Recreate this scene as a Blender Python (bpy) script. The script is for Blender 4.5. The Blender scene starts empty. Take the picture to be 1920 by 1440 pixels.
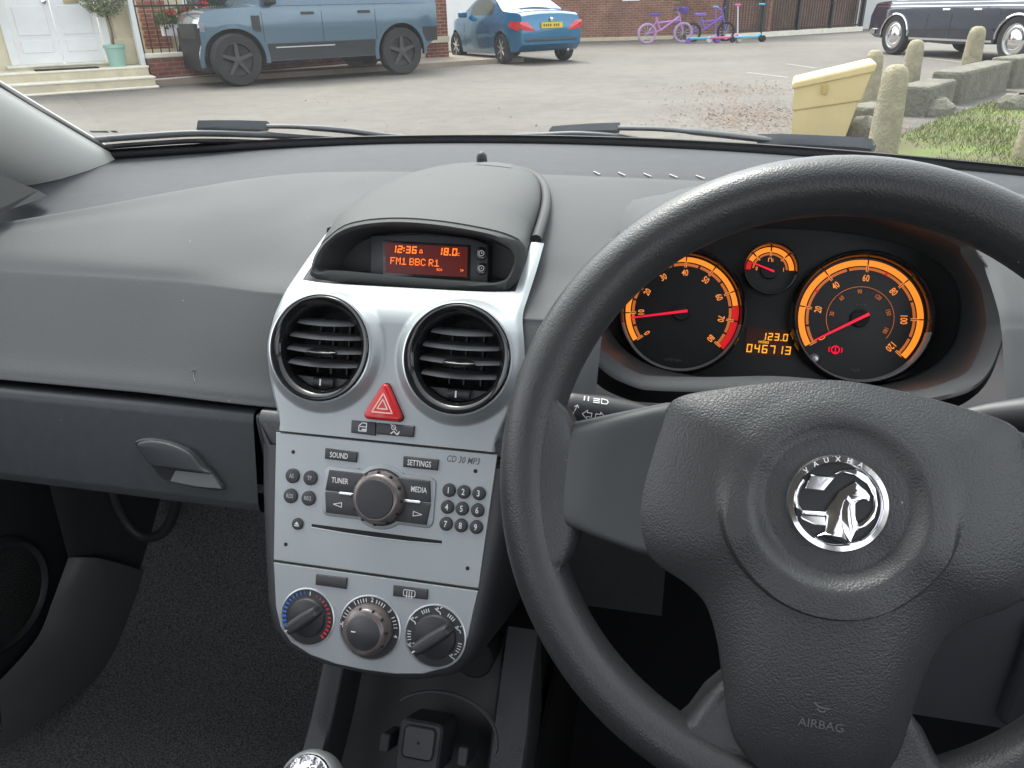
import bpy, math, random
from mathutils import Vector as V
from mathutils.geometry import tessellate_polygon
random.seed(7)
SC = bpy.context.scene
COL = SC.collection
rad = math.radians
# ------------------------------------------------------------------ camera
H = 1.13                      # camera height above the road; the car's own axes are X right, Y forward
YAW, PITCH, ROLL, FPX = rad(13.72), rad(26.05), rad(-1.52), 1442.0
CAM = V((0, 0, H))
_fw = V((-math.sin(YAW) * math.cos(PITCH), math.cos(YAW) * math.cos(PITCH), -math.sin(PITCH)))
_r = V((math.cos(YAW), math.sin(YAW), 0)); _u = _r.cross(_fw)
AXR = _r * math.cos(ROLL) + _u * math.sin(ROLL)
AXU = -_r * math.sin(ROLL) + _u * math.cos(ROLL)
from mathutils import Matrix
cd = bpy.data.cameras.new('camera'); cam = bpy.data.objects.new('camera', cd); COL.objects.link(cam)
cd.sensor_fit = 'HORIZONTAL'; cd.sensor_width = 36; cd.lens = FPX / 1920 * 36
cd.clip_start = 0.02; cd.clip_end = 600
cam.matrix_world = Matrix(((AXR.x, AXU.x, -_fw.x, 0), (AXR.y, AXU.y, -_fw.y, 0), (AXR.z, AXU.z, -_fw.z, H), (0, 0, 0, 1)))
SC.camera = cam
# ------------------------------------------------------------------ light
SUN_EL, SUN_AZ = rad(58), rad(-32)        # azimuth clockwise from +Y: ahead of the car, to its left
w = bpy.data.worlds.new('World'); SC.world = w; w.use_nodes = True
nt = w.node_tree; nt.nodes.clear()
sky = nt.nodes.new('ShaderNodeTexSky'); sky.sky_type = 'NISHITA'; sky.sun_disc = False
sky.sun_elevation = SUN_EL; sky.sun_rotation = SUN_AZ; sky.dust_density = 3.0; sky.air_density = 1.0; sky.ozone_density = 0.6
hsv = nt.nodes.new('ShaderNodeHueSaturation'); hsv.inputs['Saturation'].default_value = 0.22
bg = nt.nodes.new('ShaderNodeBackground'); bg.inputs[1].default_value = 0.15
wo = nt.nodes.new('ShaderNodeOutputWorld')
nt.links.new(sky.outputs[0], hsv.inputs['Color']); nt.links.new(hsv.outputs[0], bg.inputs[0]); nt.links.new(bg.outputs[0], wo.inputs[0])
sl = bpy.data.lights.new('sun', 'SUN'); sl.energy = .6; sl.angle = rad(20); sl.color = (1, .95, .88)
so = bpy.data.objects.new('sun', sl); COL.objects.link(so)
sd = V((math.sin(SUN_AZ) * math.cos(SUN_EL), math.cos(SUN_AZ) * math.cos(SUN_EL), math.sin(SUN_EL)))
so.rotation_euler = sd.to_track_quat('Z', 'Y').to_euler(); so.location = (0, 0, 30)
SC.view_settings.view_transform = 'Standard'; SC.view_settings.look = 'None'
EXPO = 2.1
SC.view_settings.exposure = EXPO; SC.view_settings.gamma = 1
SC.cycles.use_denoising = True
SC.cycles.max_bounces = 8; SC.cycles.transparent_max_bounces = 16; SC.cycles.diffuse_bounces = 4
SC.cycles.caustics_reflective = False; SC.cycles.caustics_refractive = False
SC.cycles.sample_clamp_indirect = 8
# ------------------------------------------------------------------ measuring: where a sight line of the photograph meets a surface
def ray(x, y):
    d = (AXR * (x - 960) - AXU * (y - 720)) / FPX + _fw
    return d / d.y
class Fr:
    """a local plane: origin, right, up, out"""
    def __init__(s, O, X, U, N): s.O, s.X, s.U, s.N = V(O), V(X).normalized(), V(U).normalized(), V(N).normalized()
    def p(s, a, b, c=0): return s.O + s.X * a + s.U * b + s.N * c
    def px(s, x, y, c=0):
        d = ray(x, y); o = s.O + s.N * c - CAM; q = d * (o.dot(s.N) / d.dot(s.N)) - o
        return (q.dot(s.X), q.dot(s.U))
    def at(s, a, b, c=0, rot=0):
        X = s.X * math.cos(rot) + s.U * math.sin(rot); U = -s.X * math.sin(rot) + s.U * math.cos(rot)
        return Fr(s.p(a, b, c), X, U, s.N)
def tilted(O, deg, yaw=0):
    t = rad(deg); f = Fr(V(O) + CAM, (1, 0, 0), (0, math.sin(t), math.cos(t)), (0, -math.cos(t), math.sin(t)))
    return f
def ground(x, y, z=0.0):
    d = ray(x, y); k = (z - H) / d.z
    return V((d.x * k, k, z))
FLAT = Fr((0, 0, 0), (1, 0, 0), (0, 1, 0), (0, 0, 1))
# ------------------------------------------------------------------ materials
MATS = {}
def mat(name, col, rough=.5, metal=0, spec=.5, emit=None, estr=0, coat=0, grain=None, var=0, vscale=20, trans=0, alpha=1, grain2=None, sheen=0, rvar=0, dust=0):
    """principled material; grain=(kind, scale, strength, distance) fine relief; var = brightness wear"""
    if name in MATS: return MATS[name]
    m = bpy.data.materials.new(name); m.use_nodes = True; n = m.node_tree; b = n.nodes['Principled BSDF']
    b.inputs['Base Color'].default_value = (*col, 1); b.inputs['Roughness'].default_value = rough
    b.inputs['Metallic'].default_value = metal; b.inputs['Specular IOR Level'].default_value = spec
    b.inputs['Coat Weight'].default_value = coat; b.inputs['Coat Roughness'].default_value = .05
    b.inputs['Transmission Weight'].default_value = trans; b.inputs['Alpha'].default_value = alpha
    if sheen: b.inputs['Sheen Weight'].default_value = sheen
    if emit: b.inputs['Emission Color'].default_value = (*emit, 1); b.inputs['Emission Strength'].default_value = estr / 2 ** EXPO
    if grain or var or rvar or dust:
        tc = n.nodes.new('ShaderNodeTexCoord')
    if var:
        no = n.nodes.new('ShaderNodeTexNoise'); no.inputs['Scale'].default_value = vscale; no.inputs['Detail'].default_value = 6; no.inputs['Roughness'].default_value = .65
        n.links.new(tc.outputs['Object'], no.inputs['Vector'])
        mr = n.nodes.new('ShaderNodeMapRange'); mr.inputs[1].default_value = .25; mr.inputs[2].default_value = .75
        mr.inputs[3].default_value = 1 - var; mr.inputs[4].default_value = 1 + var
        n.links.new(no.outputs['Fac'], mr.inputs[0])
        mx = n.nodes.new('ShaderNodeMix'); mx.data_type = 'RGBA'; mx.blend_type = 'MULTIPLY'; mx.inputs[0].default_value = 1
        mx.inputs[6].default_value = (*col, 1); n.links.new(mr.outputs[0], mx.inputs[7]); n.links.new(mx.outputs[2], b.inputs['Base Color'])
    if rvar:
        no = n.nodes.new('ShaderNodeTexNoise'); no.inputs['Scale'].default_value = vscale; no.inputs['Detail'].default_value = 5
        n.links.new(tc.outputs['Object'], no.inputs['Vector'])
        mr = n.nodes.new('ShaderNodeMapRange'); mr.inputs[1].default_value = .3; mr.inputs[2].default_value = .7
        mr.inputs[3].default_value = max(.02, rough - rvar); mr.inputs[4].default_value = min(1, rough + rvar)
        n.links.new(no.outputs['Fac'], mr.inputs[0]); n.links.new(mr.outputs[0], b.inputs['Roughness'])
    if dust:   # specks and fine scuffs
        vo = n.nodes.new('ShaderNodeTexVoronoi'); vo.inputs['Scale'].default_value = dust; vo.feature = 'F1'; n.links.new(tc.outputs['Object'], vo.inputs['Vector'])
        vc = n.nodes.new('ShaderNodeSeparateColor'); n.links.new(vo.outputs['Color'], vc.inputs[0])
        th = n.nodes.new('ShaderNodeMath'); th.operation = 'MULTIPLY'; n.links.new(vc.outputs[0], th.inputs[0]); th.inputs[1].default_value = .085
        th2 = n.nodes.new('ShaderNodeMath'); th2.operation = 'SUBTRACT'; n.links.new(th.outputs[0], th2.inputs[0]); th2.inputs[1].default_value = .035
        lt = n.nodes.new('ShaderNodeMath'); lt.operation = 'LESS_THAN'; n.links.new(vo.outputs['Distance'], lt.inputs[0]); n.links.new(th2.outputs[0], lt.inputs[1])
        sc_ = n.nodes.new('ShaderNodeMath'); sc_.operation = 'MULTIPLY'; n.links.new(lt.outputs[0], sc_.inputs[0]); sc_.inputs[1].default_value = .30
        mx2 = n.nodes.new('ShaderNodeMix'); mx2.data_type = 'RGBA'; n.links.new(sc_.outputs[0], mx2.inputs[0]); mx2.inputs[7].default_value = (.55, .54, .50, 1)
        if b.inputs['Base Color'].is_linked: n.links.new(b.inputs['Base Color'].links[0].from_socket, mx2.inputs[6])
        else: mx2.inputs[6].default_value = (*col, 1)
        n.links.new(mx2.outputs[2], b.inputs['Base Color'])
    prev = None
    for g in (grain, grain2):
        if not g: continue
        kind, sc, st, di = g
        if kind == 'noise':
            t = n.nodes.new('ShaderNodeTexNoise'); t.inputs['Detail'].default_value = 4; out = t.outputs['Fac']
        else:
            t = n.nodes.new('ShaderNodeTexVoronoi'); t.feature = 'SMOOTH_F1' if kind == 'leather' else 'F1'; out = t.outputs['Distance']
        t.inputs['Scale'].default_value = sc; n.links.new(tc.outputs['Object'], t.inputs['Vector'])
        bp = n.nodes.new('ShaderNodeBump'); bp.inputs['Strength'].default_value = st; bp.inputs['Distance'].default_value = di
        bp.invert = kind != 'noise'
        n.links.new(out, bp.inputs['Height'])
        if prev: n.links.new(prev.outputs[0], bp.inputs['Normal'])
        n.links.new(bp.outputs[0], b.inputs['Normal']); prev = bp
    MATS[name] = m
    return m
def glass_mat(name, tint=(1, 1, 1), rough=0.0, haze=0.0):
    m = bpy.data.materials.new(name); m.use_nodes = True; n = m.node_tree; n.nodes.clear()
    o = n.nodes.new('ShaderNodeOutputMaterial'); tr = n.nodes.new('ShaderNodeBsdfTransparent'); tr.inputs[0].default_value = (*tint, 1)
    gl = n.nodes.new('ShaderNodeBsdfGlossy'); gl.inputs['Roughness'].default_value = rough
    fr = n.nodes.new('ShaderNodeFresnel'); fr.inputs[0].default_value = 1.5
    mx = n.nodes.new('ShaderNodeMixShader'); n.links.new(fr.outputs[0], mx.inputs[0]); n.links.new(tr.outputs[0], mx.inputs[1]); n.links.new(gl.outputs[0], mx.inputs[2])
    last = mx
    if haze:
        df = n.nodes.new('ShaderNodeBsdfTranslucent'); df.inputs[0].default_value = (.9, .9, .88, 1)
        m2 = n.nodes.new('ShaderNodeMixShader'); m2.inputs[0].default_value = haze
        tc = n.nodes.new('ShaderNodeTexCoord'); no = n.nodes.new('ShaderNodeTexNoise'); no.inputs['Scale'].default_value = 7; no.inputs['Detail'].default_value = 8; no.inputs['Roughness'].default_value = .7
        n.links.new(tc.outputs['Object'], no.inputs['Vector']); mr = n.nodes.new('ShaderNodeMapRange'); mr.inputs[1].default_value = .38; mr.inputs[2].default_value = .75; mr.inputs[3].default_value = haze * .5; mr.inputs[4].default_value = haze * 3.5
        n.links.new(no.outputs['Fac'], mr.inputs[0]); n.links.new(mr.outputs[0], m2.inputs[0])
        n.links.new(mx.outputs[0], m2.inputs[1]); n.links.new(df.outputs[0], m2.inputs[2]); last = m2
    n.links.new(last.outputs[0], o.inputs[0]); MATS[name] = m
    return m
# ------------------------------------------------------------------ objects
def root_of(o):
    while o.parent: o = o.parent
    return o
def thing(name, label, cat, loc=(0, 0, 0), group=None):
    o = bpy.data.objects.new(name, None); COL.objects.link(o); o.location = loc; o.empty_display_size = .05
    o['label'] = label; o['category'] = cat
    if group: o['group'] = group
    return o
def mk(name, vf, m, parent=None, smooth=40, bevel=0, label=None, cat=None, group=None, kind=None, origin=None):
    vs, fs = vf
    off = root_of(parent).location if parent else (V(origin) if origin is not None else V((0, 0, 0)))
    me = bpy.data.meshes.new(name)
    me.from_pydata([tuple(V(v) - off) for v in vs], [], fs); me.update()
    if smooth:
        me.shade_smooth(); me.set_sharp_from_angle(angle=rad(smooth))
    me.materials.append(m)
    o = bpy.data.objects.new(name, me); COL.objects.link(o)
    if parent: o.parent = parent
    elif origin is not None: o.location = off
    if bevel:
        b = o.modifiers.new('bevel', 'BEVEL'); b.width = bevel; b.segments = 2; b.limit_method = 'ANGLE'; b.angle_limit = rad(35)
    if label: o['label'] = label
    if cat: o['category'] = cat
    if group: o['group'] = group
    if kind: o['kind'] = kind
    return o
def join(*vfs):
    vs, fs = [], []
    for v, f in vfs:
        k = len(vs); vs += list(v); fs += [tuple(i + k for i in q) for q in f]
    return vs, fs
def boxc(F, a0, a1, b0, b1, c0, c1):
    P = [F.p(a, b, c) for c in (c0, c1) for b in (b0, b1) for a in (a0, a1)]
    return P, [(0, 2, 3, 1), (4, 5, 7, 6), (0, 1, 5, 4), (2, 6, 7, 3), (0, 4, 6, 2), (1, 3, 7, 5)]
def box(x0, x1, y0, y1, z0, z1): return boxc(FLAT, x0, x1, y0, y1, z0, z1)
def rrect(cx, cy, w, h, r, n=5):
    o = []
    for (sx, sy, a0) in ((1, 1, 0), (-1, 1, 90), (-1, -1, 180), (1, -1, 270)):
        for i in range(n + 1):
            t = rad(a0 + 90 * i / n); o.append((cx + sx * (w / 2 - r) + r * math.cos(t), cy + sy * (h / 2 - r) + r * math.sin(t)))
    return o
def circ(cx, cy, r, n=32): return [(cx + r * math.cos(2 * math.pi * i / n), cy + r * math.sin(2 * math.pi * i / n)) for i in range(n)]
def spline(pts, n=8, closed=True):
    out = []; L = len(pts); P = [V(p) for p in pts]
    rng = range(L) if closed else range(L - 1)
    for i in rng:
        g = (lambda k: P[k % L]) if closed else (lambda k: P[min(max(k, 0), L - 1)])
        p0, p1, p2, p3 = g(i - 1), g(i), g(i + 1), g(i + 2)
        for j in range(n):
            t = j / n
            out.append(.5 * ((2 * p1) + (p2 - p0) * t + (2 * p0 - 5 * p1 + 4 * p2 - p3) * t * t + (3 * p1 - p0 - 3 * p2 + p3) * t ** 3))
    if not closed: out.append(P[-1])
    return out
def ccw(poly):
    A = sum(poly[i - 1][0] * poly[i][1] - poly[i][0] * poly[i - 1][1] for i in range(len(poly)))
    return list(poly) if A > 0 else list(reversed(poly))
def inset(poly, d):
    n = len(poly); o = []
    for i in range(n):
        a, b, c = V(poly[i - 1][:2]), V(poly[i][:2]), V(poly[(i + 1) % n][:2])
        t = (c - a); t = t.normalized() if t.length > 1e-9 else V((1, 0))
        o.append((b.x - t.y * d, b.y + t.x * d))
    return o
def fill(poly):
    return [tuple(t) for t in tessellate_polygon([[V((p[0], p[1], 0)) for p in poly]])]
def prism(F, poly, c0, c1, ch=0, steps=1):
    """extruded outline with an optional rounded front edge"""
    poly = ccw([(p[0], p[1]) for p in poly]); n = len(poly)
    rings = [(poly, c0), (poly, c1 - ch)]
    for k in range(1, steps + 1):
        if ch:
            t = math.pi / 2 * k / steps
            rings.append((inset(poly, ch * (1 - math.cos(t))), c1 - ch + ch * math.sin(t)))
    if not ch: rings[-1] = (poly, c1)
    vs, fs = [], []
    for pl, c in rings: vs += [F.p(p[0], p[1], c) for p in pl]
    for r in range(len(rings) - 1):
        for i in range(n):
            j = (i + 1) % n; fs.append((r * n + i, r * n + j, (r + 1) * n + j, (r + 1) * n + i))
    top = (len(rings) - 1) * n
    tr = fill(rings[-1][0])
    for t in tr:
        a, b, c = t
        A = rings[-1][0]
        s = (A[b][0] - A[a][0]) * (A[c][1] - A[a][1]) - (A[c][0] - A[a][0]) * (A[b][1] - A[a][1])
        if s < 0: b, c = c, b
        fs.append((top + a, top + b, top + c)); fs.append((a, c, b))
    return vs, fs
def plate(F, poly, c):
    poly = ccw([(p[0], p[1]) for p in poly]); fs = []
    for a, b, cc in fill(poly):
        s = (poly[b][0] - poly[a][0]) * (poly[cc][1] - poly[a][1]) - (poly[cc][0] - poly[a][0]) * (poly[b][1] - poly[a][1])
        fs.append((a, b, cc) if s > 0 else (a, cc, b))
    return [F.p(p[0], p[1], c) for p in poly], fs
def loft(loops, closed=True, cap0=False, cap1=False):
    n = len(loops[0]); vs = [p for l in loops for p in l]; fs = []
    for r in range(len(loops) - 1):
        for i in range(n if closed else n - 1):
            j = (i + 1) % n; fs.append((r * n + i, r * n + j, (r + 1) * n + j, (r + 1) * n + i))
    if cap0: fs.append(tuple(reversed(range(n))))
    if cap1: fs.append(tuple((len(loops) - 1) * n + i for i in range(n)))
    return vs, fs
def lathe(F, a, b, prof, n=40, a0=0, a1=360):
    full = abs(a1 - a0) >= 360; m = n if full else n + 1
    loops = []
    for r, c in prof:
        loops.append([F.p(a + r * math.cos(rad(a0 + (a1 - a0) * i / n)), b + r * math.sin(rad(a0 + (a1 - a0) * i / n)), c) for i in range(m)])
    return loft(loops, full)
def grid(fn, nu, nv):
    vs = [fn(i / nu, j / nv) for j in range(nv + 1) for i in range(nu + 1)]
    fs = [(j * (nu + 1) + i, j * (nu + 1) + i + 1, (j + 1) * (nu + 1) + i + 1, (j + 1) * (nu + 1) + i) for j in range(nv) for i in range(nu)]
    return vs, fs
def tube(path, r, n=8, closed=False, flat=1.0, up=None):
    P = [V(p) for p in path]; L = len(P); loops = []
    ref = up or V((0, 0, 1))
    prevx = None
    for i in range(L):
        t = (P[(i + 1) % L] - P[i - 1]) if closed else (P[min(i + 1, L - 1)] - P[max(i - 1, 0)])
        t.normalize()
        x = prevx - t * prevx.dot(t) if prevx is not None else (ref.cross(t) if abs(ref.dot(t)) < .95 else V((1, 0, 0)).cross(t))
        x.normalize(); prevx = x; y = t.cross(x)
        rr = r[i] if isinstance(r, (list, tuple)) else r
        loops.append([P[i] + x * rr * math.cos(2 * math.pi * k / n) + y * rr * flat * math.sin(2 * math.pi * k / n) for k in range(n)])
    if closed: loops.append(loops[0])
    return loft(loops, True, not closed, not closed)
_tc = {}
def text_vf(F, s, size, a=0, b=0, c=0.0004, rot=0, sx=1.0, shear=0, ax='CENTER', ext=0.0):
    k = (s, shear, ax)
    if k not in _tc:
        cu = bpy.data.curves.new('t', 'FONT'); cu.body = s; cu.size = 1; cu.align_x = ax; cu.align_y = 'CENTER'; cu.resolution_u = 2; cu.shear = shear
        cu.offset = 0.012
        ob = bpy.data.objects.new('t', cu); COL.objects.link(ob)
        bpy.context.view_layer.update()
        me = bpy.data.meshes.new_from_object(ob.evaluated_get(bpy.context.evaluated_depsgraph_get()))
        _tc[k] = ([tuple(v.co) for v in me.vertices], [tuple(p.vertices) for p in me.polygons])
        bpy.data.objects.remove(ob); bpy.data.curves.remove(cu); bpy.data.meshes.remove(me)
    vs, fs = _tc[k]; G = F.at(a, b, 0, rot)
    return [G.p(v[0] * size * sx, v[1] * size, c) for v in vs], fs
def text(name, F, s, size, m, parent, **kw): return mk(name, text_vf(F, s, size, **kw), m, parent, smooth=0)
def copy_tree(o, parent=None):
    c = o.copy(); COL.objects.link(c); c.parent = parent
    for ch in [x for x in bpy.data.objects if x.parent == o]: copy_tree(ch, c)
    return c
def stroke(F, pts, w, c):
    """flat line drawn on a plane"""
    out = []
    for i in range(len(pts) - 1):
        a, b = V(pts[i]), V(pts[i + 1]); t = (b - a)
        if t.length < 1e-9: continue
        t.normalize(); n = V((-t.y, t.x)) * w / 2; a2 = a - t * w * .3; b2 = b + t * w * .3
        q = [a2 - n, b2 - n, b2 + n, a2 + n]; out.append(([F.p(p.x, p.y, c) for p in q], [(0, 1, 2, 3)]))
    return join(*out)
SEG = {'0': 'abcdef', '1': 'bc', '2': 'abged', '3': 'abgcd', '4': 'fgbc', '5': 'afgcd', '6': 'afgedc', '7': 'abc', '8': 'abcdefg', '9': 'abcdfg'}
def seven(F, s, a, b, h, wd, gap, t, c=.0004, slant=.06):
    out = []; x = a
    for ch in s:
        if ch in '.:':
            for yy in ([0] if ch == '.' else [h * .25, h * .6]):
                out.append(plate(F, [(x - t * .2, b + yy), (x + t * .9, b + yy), (x + t * .9, b + yy + t), (x - t * .2, b + yy + t)], c))
            x += t * 1.8; continue
        for g in SEG.get(ch, ''):
            e = t * .18
            R = {'a': (e, wd - e, h - t, h), 'd': (e, wd - e, 0, t), 'g': (e, wd - e, h / 2 - t / 2, h / 2 + t / 2), 'f': (0, t, h / 2 + e, h - e), 'b': (wd - t, wd, h / 2 + e, h - e), 'e': (0, t, e, h / 2 - e), 'c': (wd - t, wd, e, h / 2 - e)}[g]
            out.append(plate(F, [(x + u + slant * v, b + v) for u, v in ((R[0], R[2]), (R[1], R[2]), (R[1], R[3]), (R[0], R[3]))], c))
        x += wd + gap
    return join(*out)
DOT = {'F': ['11111', '10000', '10000', '11110', '10000', '10000', '10000'], 'M': ['10001', '11011', '10101', '10101', '10001', '10001', '10001'], '1': ['00100', '01100', '00100', '00100', '00100', '00100', '11111'], 'B': ['11110', '10001', '10001', '11110', '10001', '10001', '11110'], 'C': ['01110', '10001', '10000', '10000', '10000', '10001', '01110'], 'R': ['11110', '10001', '10001', '11110', '10100', '10010', '10001'], ' ': ['00000'] * 7}
def dots(F, s, a, b, cell, c=.0004):
    out = []; x = a
    for ch in s:
        for r, row in enumerate(DOT[ch]):
            for k, v in enumerate(row):
                if v == '1':
                    px, py = x + k * cell, b + (6 - r) * cell; out.append(plate(F, [(px, py), (px + cell * .94, py), (px + cell * .94, py + cell * .94), (px, py + cell * .94)], c))
        x += cell * (6 if ch != ' ' else 2.4)
    return join(*out)
def sm(x, a, b):
    t = min(1, max(0, (x - a) / (b - a))); return t * t * (3 - 2 * t)
def lerp(a, b, t): return a + (b - a) * t
def interp(x, tab):
    if x <= tab[0][0]: return tab[0][1]
    for (x0, y0), (x1, y1) in zip(tab, tab[1:]):
        if x <= x1: return y0 + (y1 - y0) * (x - x0) / (x1 - x0)
    return tab[-1][1]
def sinterp(x, tab):
    if x <= tab[0][0]: return tab[0][1]
    if x >= tab[-1][0]: return tab[-1][1]
    for i in range(len(tab) - 1):
        x0, y0 = tab[i]; x1, y1 = tab[i + 1]
        if x <= x1:
            xm, ym = tab[max(i - 1, 0)]; xp, yp = tab[min(i + 2, len(tab) - 1)]
            m0 = (y1 - ym) / (x1 - xm); m1 = (yp - y0) / (xp - x0); h = x1 - x0; t = (x - x0) / h
            return (2 * t ** 3 - 3 * t * t + 1) * y0 + (t ** 3 - 2 * t * t + t) * h * m0 + (-2 * t ** 3 + 3 * t * t) * y1 + (t ** 3 - t * t) * h * m1
# ================================================================== CAR INTERIOR
def C3(x, y, z): return V((x, y, z + H))
CX = -.2258                                  # middle of the car
K = tilted((CX, .4924, -.3), 26.29)          # plane of the radio
W = tilted((.0835, .387, -.2425), 28.44)     # plane of the steering wheel
Q = tilted((CX, .567, -.202), 22.0)          # mouth of the clock display
GA = tilted((.0765, .708, -.262), 26.0)      # dial plane of the instruments
LP = tilted((.08, .590, -.278), 31.0)        # lip of the instrument hood
m_pad = mat('soft_dash_plastic', (.074, .076, .079), .68, spec=.22, grain=('noise', 1000, .35, .0006), var=.07, vscale=9, rvar=.06, dust=70)
m_shelf = mat('dash_shelf_plastic', (.044, .046, .052), .7, spec=.25, grain=('noise', 900, .25, .0006), var=.14, vscale=60, dust=90)
m_hood = mat('hood_plastic', (.058, .060, .060), .62, spec=.25, grain=('noise', 1600, .08, .0003), var=.06, vscale=9, dust=80)
m_low = mat('lower_dash_plastic', (.040, .043, .047), .5, grain=('voronoi', 1500, .12, .0003), var=.14, vscale=90, dust=80)
m_grain = mat('grained_plastic', (.045, .046, .050), .45, grain=('leather', 950, .5, .0004))
m_rim = mat('rim_leather_plastic', (.031, .032, .034), .38, grain=('leather', 900, .5, .0004), grain2=('noise', 300, .08, .0006), rvar=.06, vscale=30, dust=70)
m_hub = mat('hub_leather_plastic', (.037, .038, .040), .40, grain=('leather', 950, .7, .0004), dust=60)
m_spoke = mat('spoke_plastic', (.040, .042, .044), .42, grain=('noise', 1500, .1, .0003), rvar=.05, vscale=20)
m_silver = mat('silver_paint', (.36, .385, .395), .42, metal=.45, spec=.5, grain=('noise', 5000, .05, .0002), var=.03, vscale=14)
m_silver2 = mat('silver_satin', (.62, .65, .67), .28, metal=.7)
m_gloss = mat('gloss_black', (.012, .012, .013), .12, coat=.3, var=.3, vscale=120, rvar=.08)
m_btn = mat('button_rubber', (.030, .031, .034), .48)
m_btn2 = mat('button_grey', (.045, .045, .050), .5)
m_dark = mat('deep_black', (.008, .008, .009), .7)
m_print = mat('white_print', (.75, .75, .75), .6)
m_gprint = mat('grey_print', (.10, .11, .12), .6)
m_chrome = mat('chrome', (.82, .82, .84), .07, metal=1)
m_smoke = mat('smoky_plastic', (.13, .105, .10), .25, coat=.5, var=.35, vscale=70)
m_orange = mat('amber_light', (.3, .08, .01), .5, emit=(1, .26, .02), estr=1.15)
m_amber2 = mat('amber_light_pale', (.3, .1, .02), .5, emit=(1, .30, .06), estr=.95)
m_amberd = mat('amber_light_dim', (.3, .1, .02), .5, emit=(1, .24, .05), estr=.42)
m_lcd = mat('amber_readout', (.3, .08, .01), .5, emit=(1, .17, .01), estr=1.5)
m_lcd2 = mat('amber_odometer', (.3, .12, .01), .5, emit=(1, .40, .03), estr=1.1)
m_red = mat('red_light', (.3, .01, .01), .5, emit=(1, .01, .012), estr=.55)
m_needle = mat('red_needle', (.5, .01, .02), .4, emit=(1, .008, .05), estr=.75)
m_warn = mat('red_warning', (.3, .0, .01), .5, emit=(1, .0, .04), estr=.9)
m_screen = mat('red_screen', (.035, .004, .003), .25, emit=(.35, .012, .006), estr=.18)
m_hazard = mat('red_plastic', (.55, .012, .016), .3, coat=.4)
m_hazline = mat('pink_print', (.9, .5, .45), .5)
m_blue = mat('blue_print', (.03, .16, .62), .5)
m_redp = mat('red_print', (.62, .04, .06), .5)
m_carpet = mat('carpet', (.22, .22, .225), .95, spec=.1, grain=('noise', 500, 1.0, .006), var=.9, vscale=330)
m_pillar = mat('pillar_grey', (.47, .47, .445), .7, grain=('noise', 700, .12, .0004))
m_liner = mat('headliner', (.45, .45, .43), .9)
m_rubber = mat('wiper_rubber', (.035, .042, .050), .5)
m_seal = mat('black_seal', (.010, .010, .012), .6)

# ---------- dashboard body
dash = thing('dashboard', 'grey moulded plastic dashboard running the width of the car under the windscreen', 'dashboard', C3(CX, .7, -.45))
def y_screen(x): return 1.045 - .53 * (x + .236) ** 2
def z_screen(x): return -.160 - .002 * ((x + .226) / .55) ** 2
def y_seam(x): return .822 - 1.0 * max(0, -(x + .30)) ** 2 - .10 * max(0, x + .15)
def z_seam(x): return -.163 - .03 * sm(-x, .4, .75)
def pad_prof(x):
    ys, zs = y_seam(x), z_seam(x)
    k = sm(-abs(x - CX), -.245, -.110) * (.42 if x < CX else 1)
    return [(ys + .004, zs - .008), (ys, zs - .001), (ys - .012, zs + .0035), (lerp(ys, .600, .30), lerp(zs, -.206, .10)), (lerp(ys, .600, .55), lerp(zs, -.206, .32)), (lerp(ys, .600, .80), lerp(zs, -.206, .66)),
            (.602, -.2060), (.588 - .036 * k, -.2150), (.580 - .038 * k, -.2215), (.553 - .032 * k, -.248), (.526 - .020 * k, -.275), (.511 - .012 * k, -.2885), (.5125 - .010 * k, -.2945), (.56, -.297)]
NP = 6
def pad_pt(x, t):
    P = pad_prof(x); k = t * (len(P) - 1); i = min(int(k), len(P) - 2); f = k - i
    g = lambda q: V(P[min(max(q, 0), len(P) - 1)])
    p0, p1, p2, p3 = g(i - 1), g(i), g(i + 1), g(i + 2)
    q = .5 * ((2 * p1) + (p2 - p0) * f + (2 * p0 - 5 * p1 + 4 * p2 - p3) * f * f + (3 * p1 - p0 - 3 * p2 + p3) * f ** 3)
    z = q.y
    if x > -.12:   # well that takes the instrument binnacle
        z -= .004 * sm(well(q.x) - abs(x - .08), -.004, .004)
    return C3(x, q.x, z)
def well(y): return interp(y, [(.60, .145), (.64, .147), (.67, .142), (.69, .130), (.71, .114), (.73, .085), (.745, .05), (.75, -.01)])
def strip_grid(x0, x1, nx, nt, drop=None):
    vs, fs = grid(lambda u, v: pad_pt(lerp(x0, x1, u), v), nx, nt)
    fs = [tuple(reversed(f)) for f in fs]
    if drop: fs = [f for f in fs if not drop(sum((vs[i] for i in f), V((0, 0, 0))) / 4)]
    return vs, fs
behind = lambda p: abs(p.x - CX) < .098 and p.y < .585   # the vents need room behind the fascia
mk('passenger_pad', strip_grid(-.90, CX, 90, 72, behind), m_pad, dash, 50)
mk('driver_pad', strip_grid(CX, .47, 170, 110, lambda p: well(p.y) - abs(p.x - .08) > .001 or behind(p)), m_pad, dash, 50)
def shelf_pt(u, v):
    x = lerp(-.92, .48, u); ya, yb = y_seam(x) - .001, y_screen(x) + .02
    z = lerp(z_seam(x) - .005, z_screen(x) - .004, v) + .006 * math.sin(math.pi * v)
    return C3(x, lerp(ya, yb, v), z)
mk('windscreen_shelf', grid(shelf_pt, 60, 10), m_shelf, dash, 60)
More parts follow.
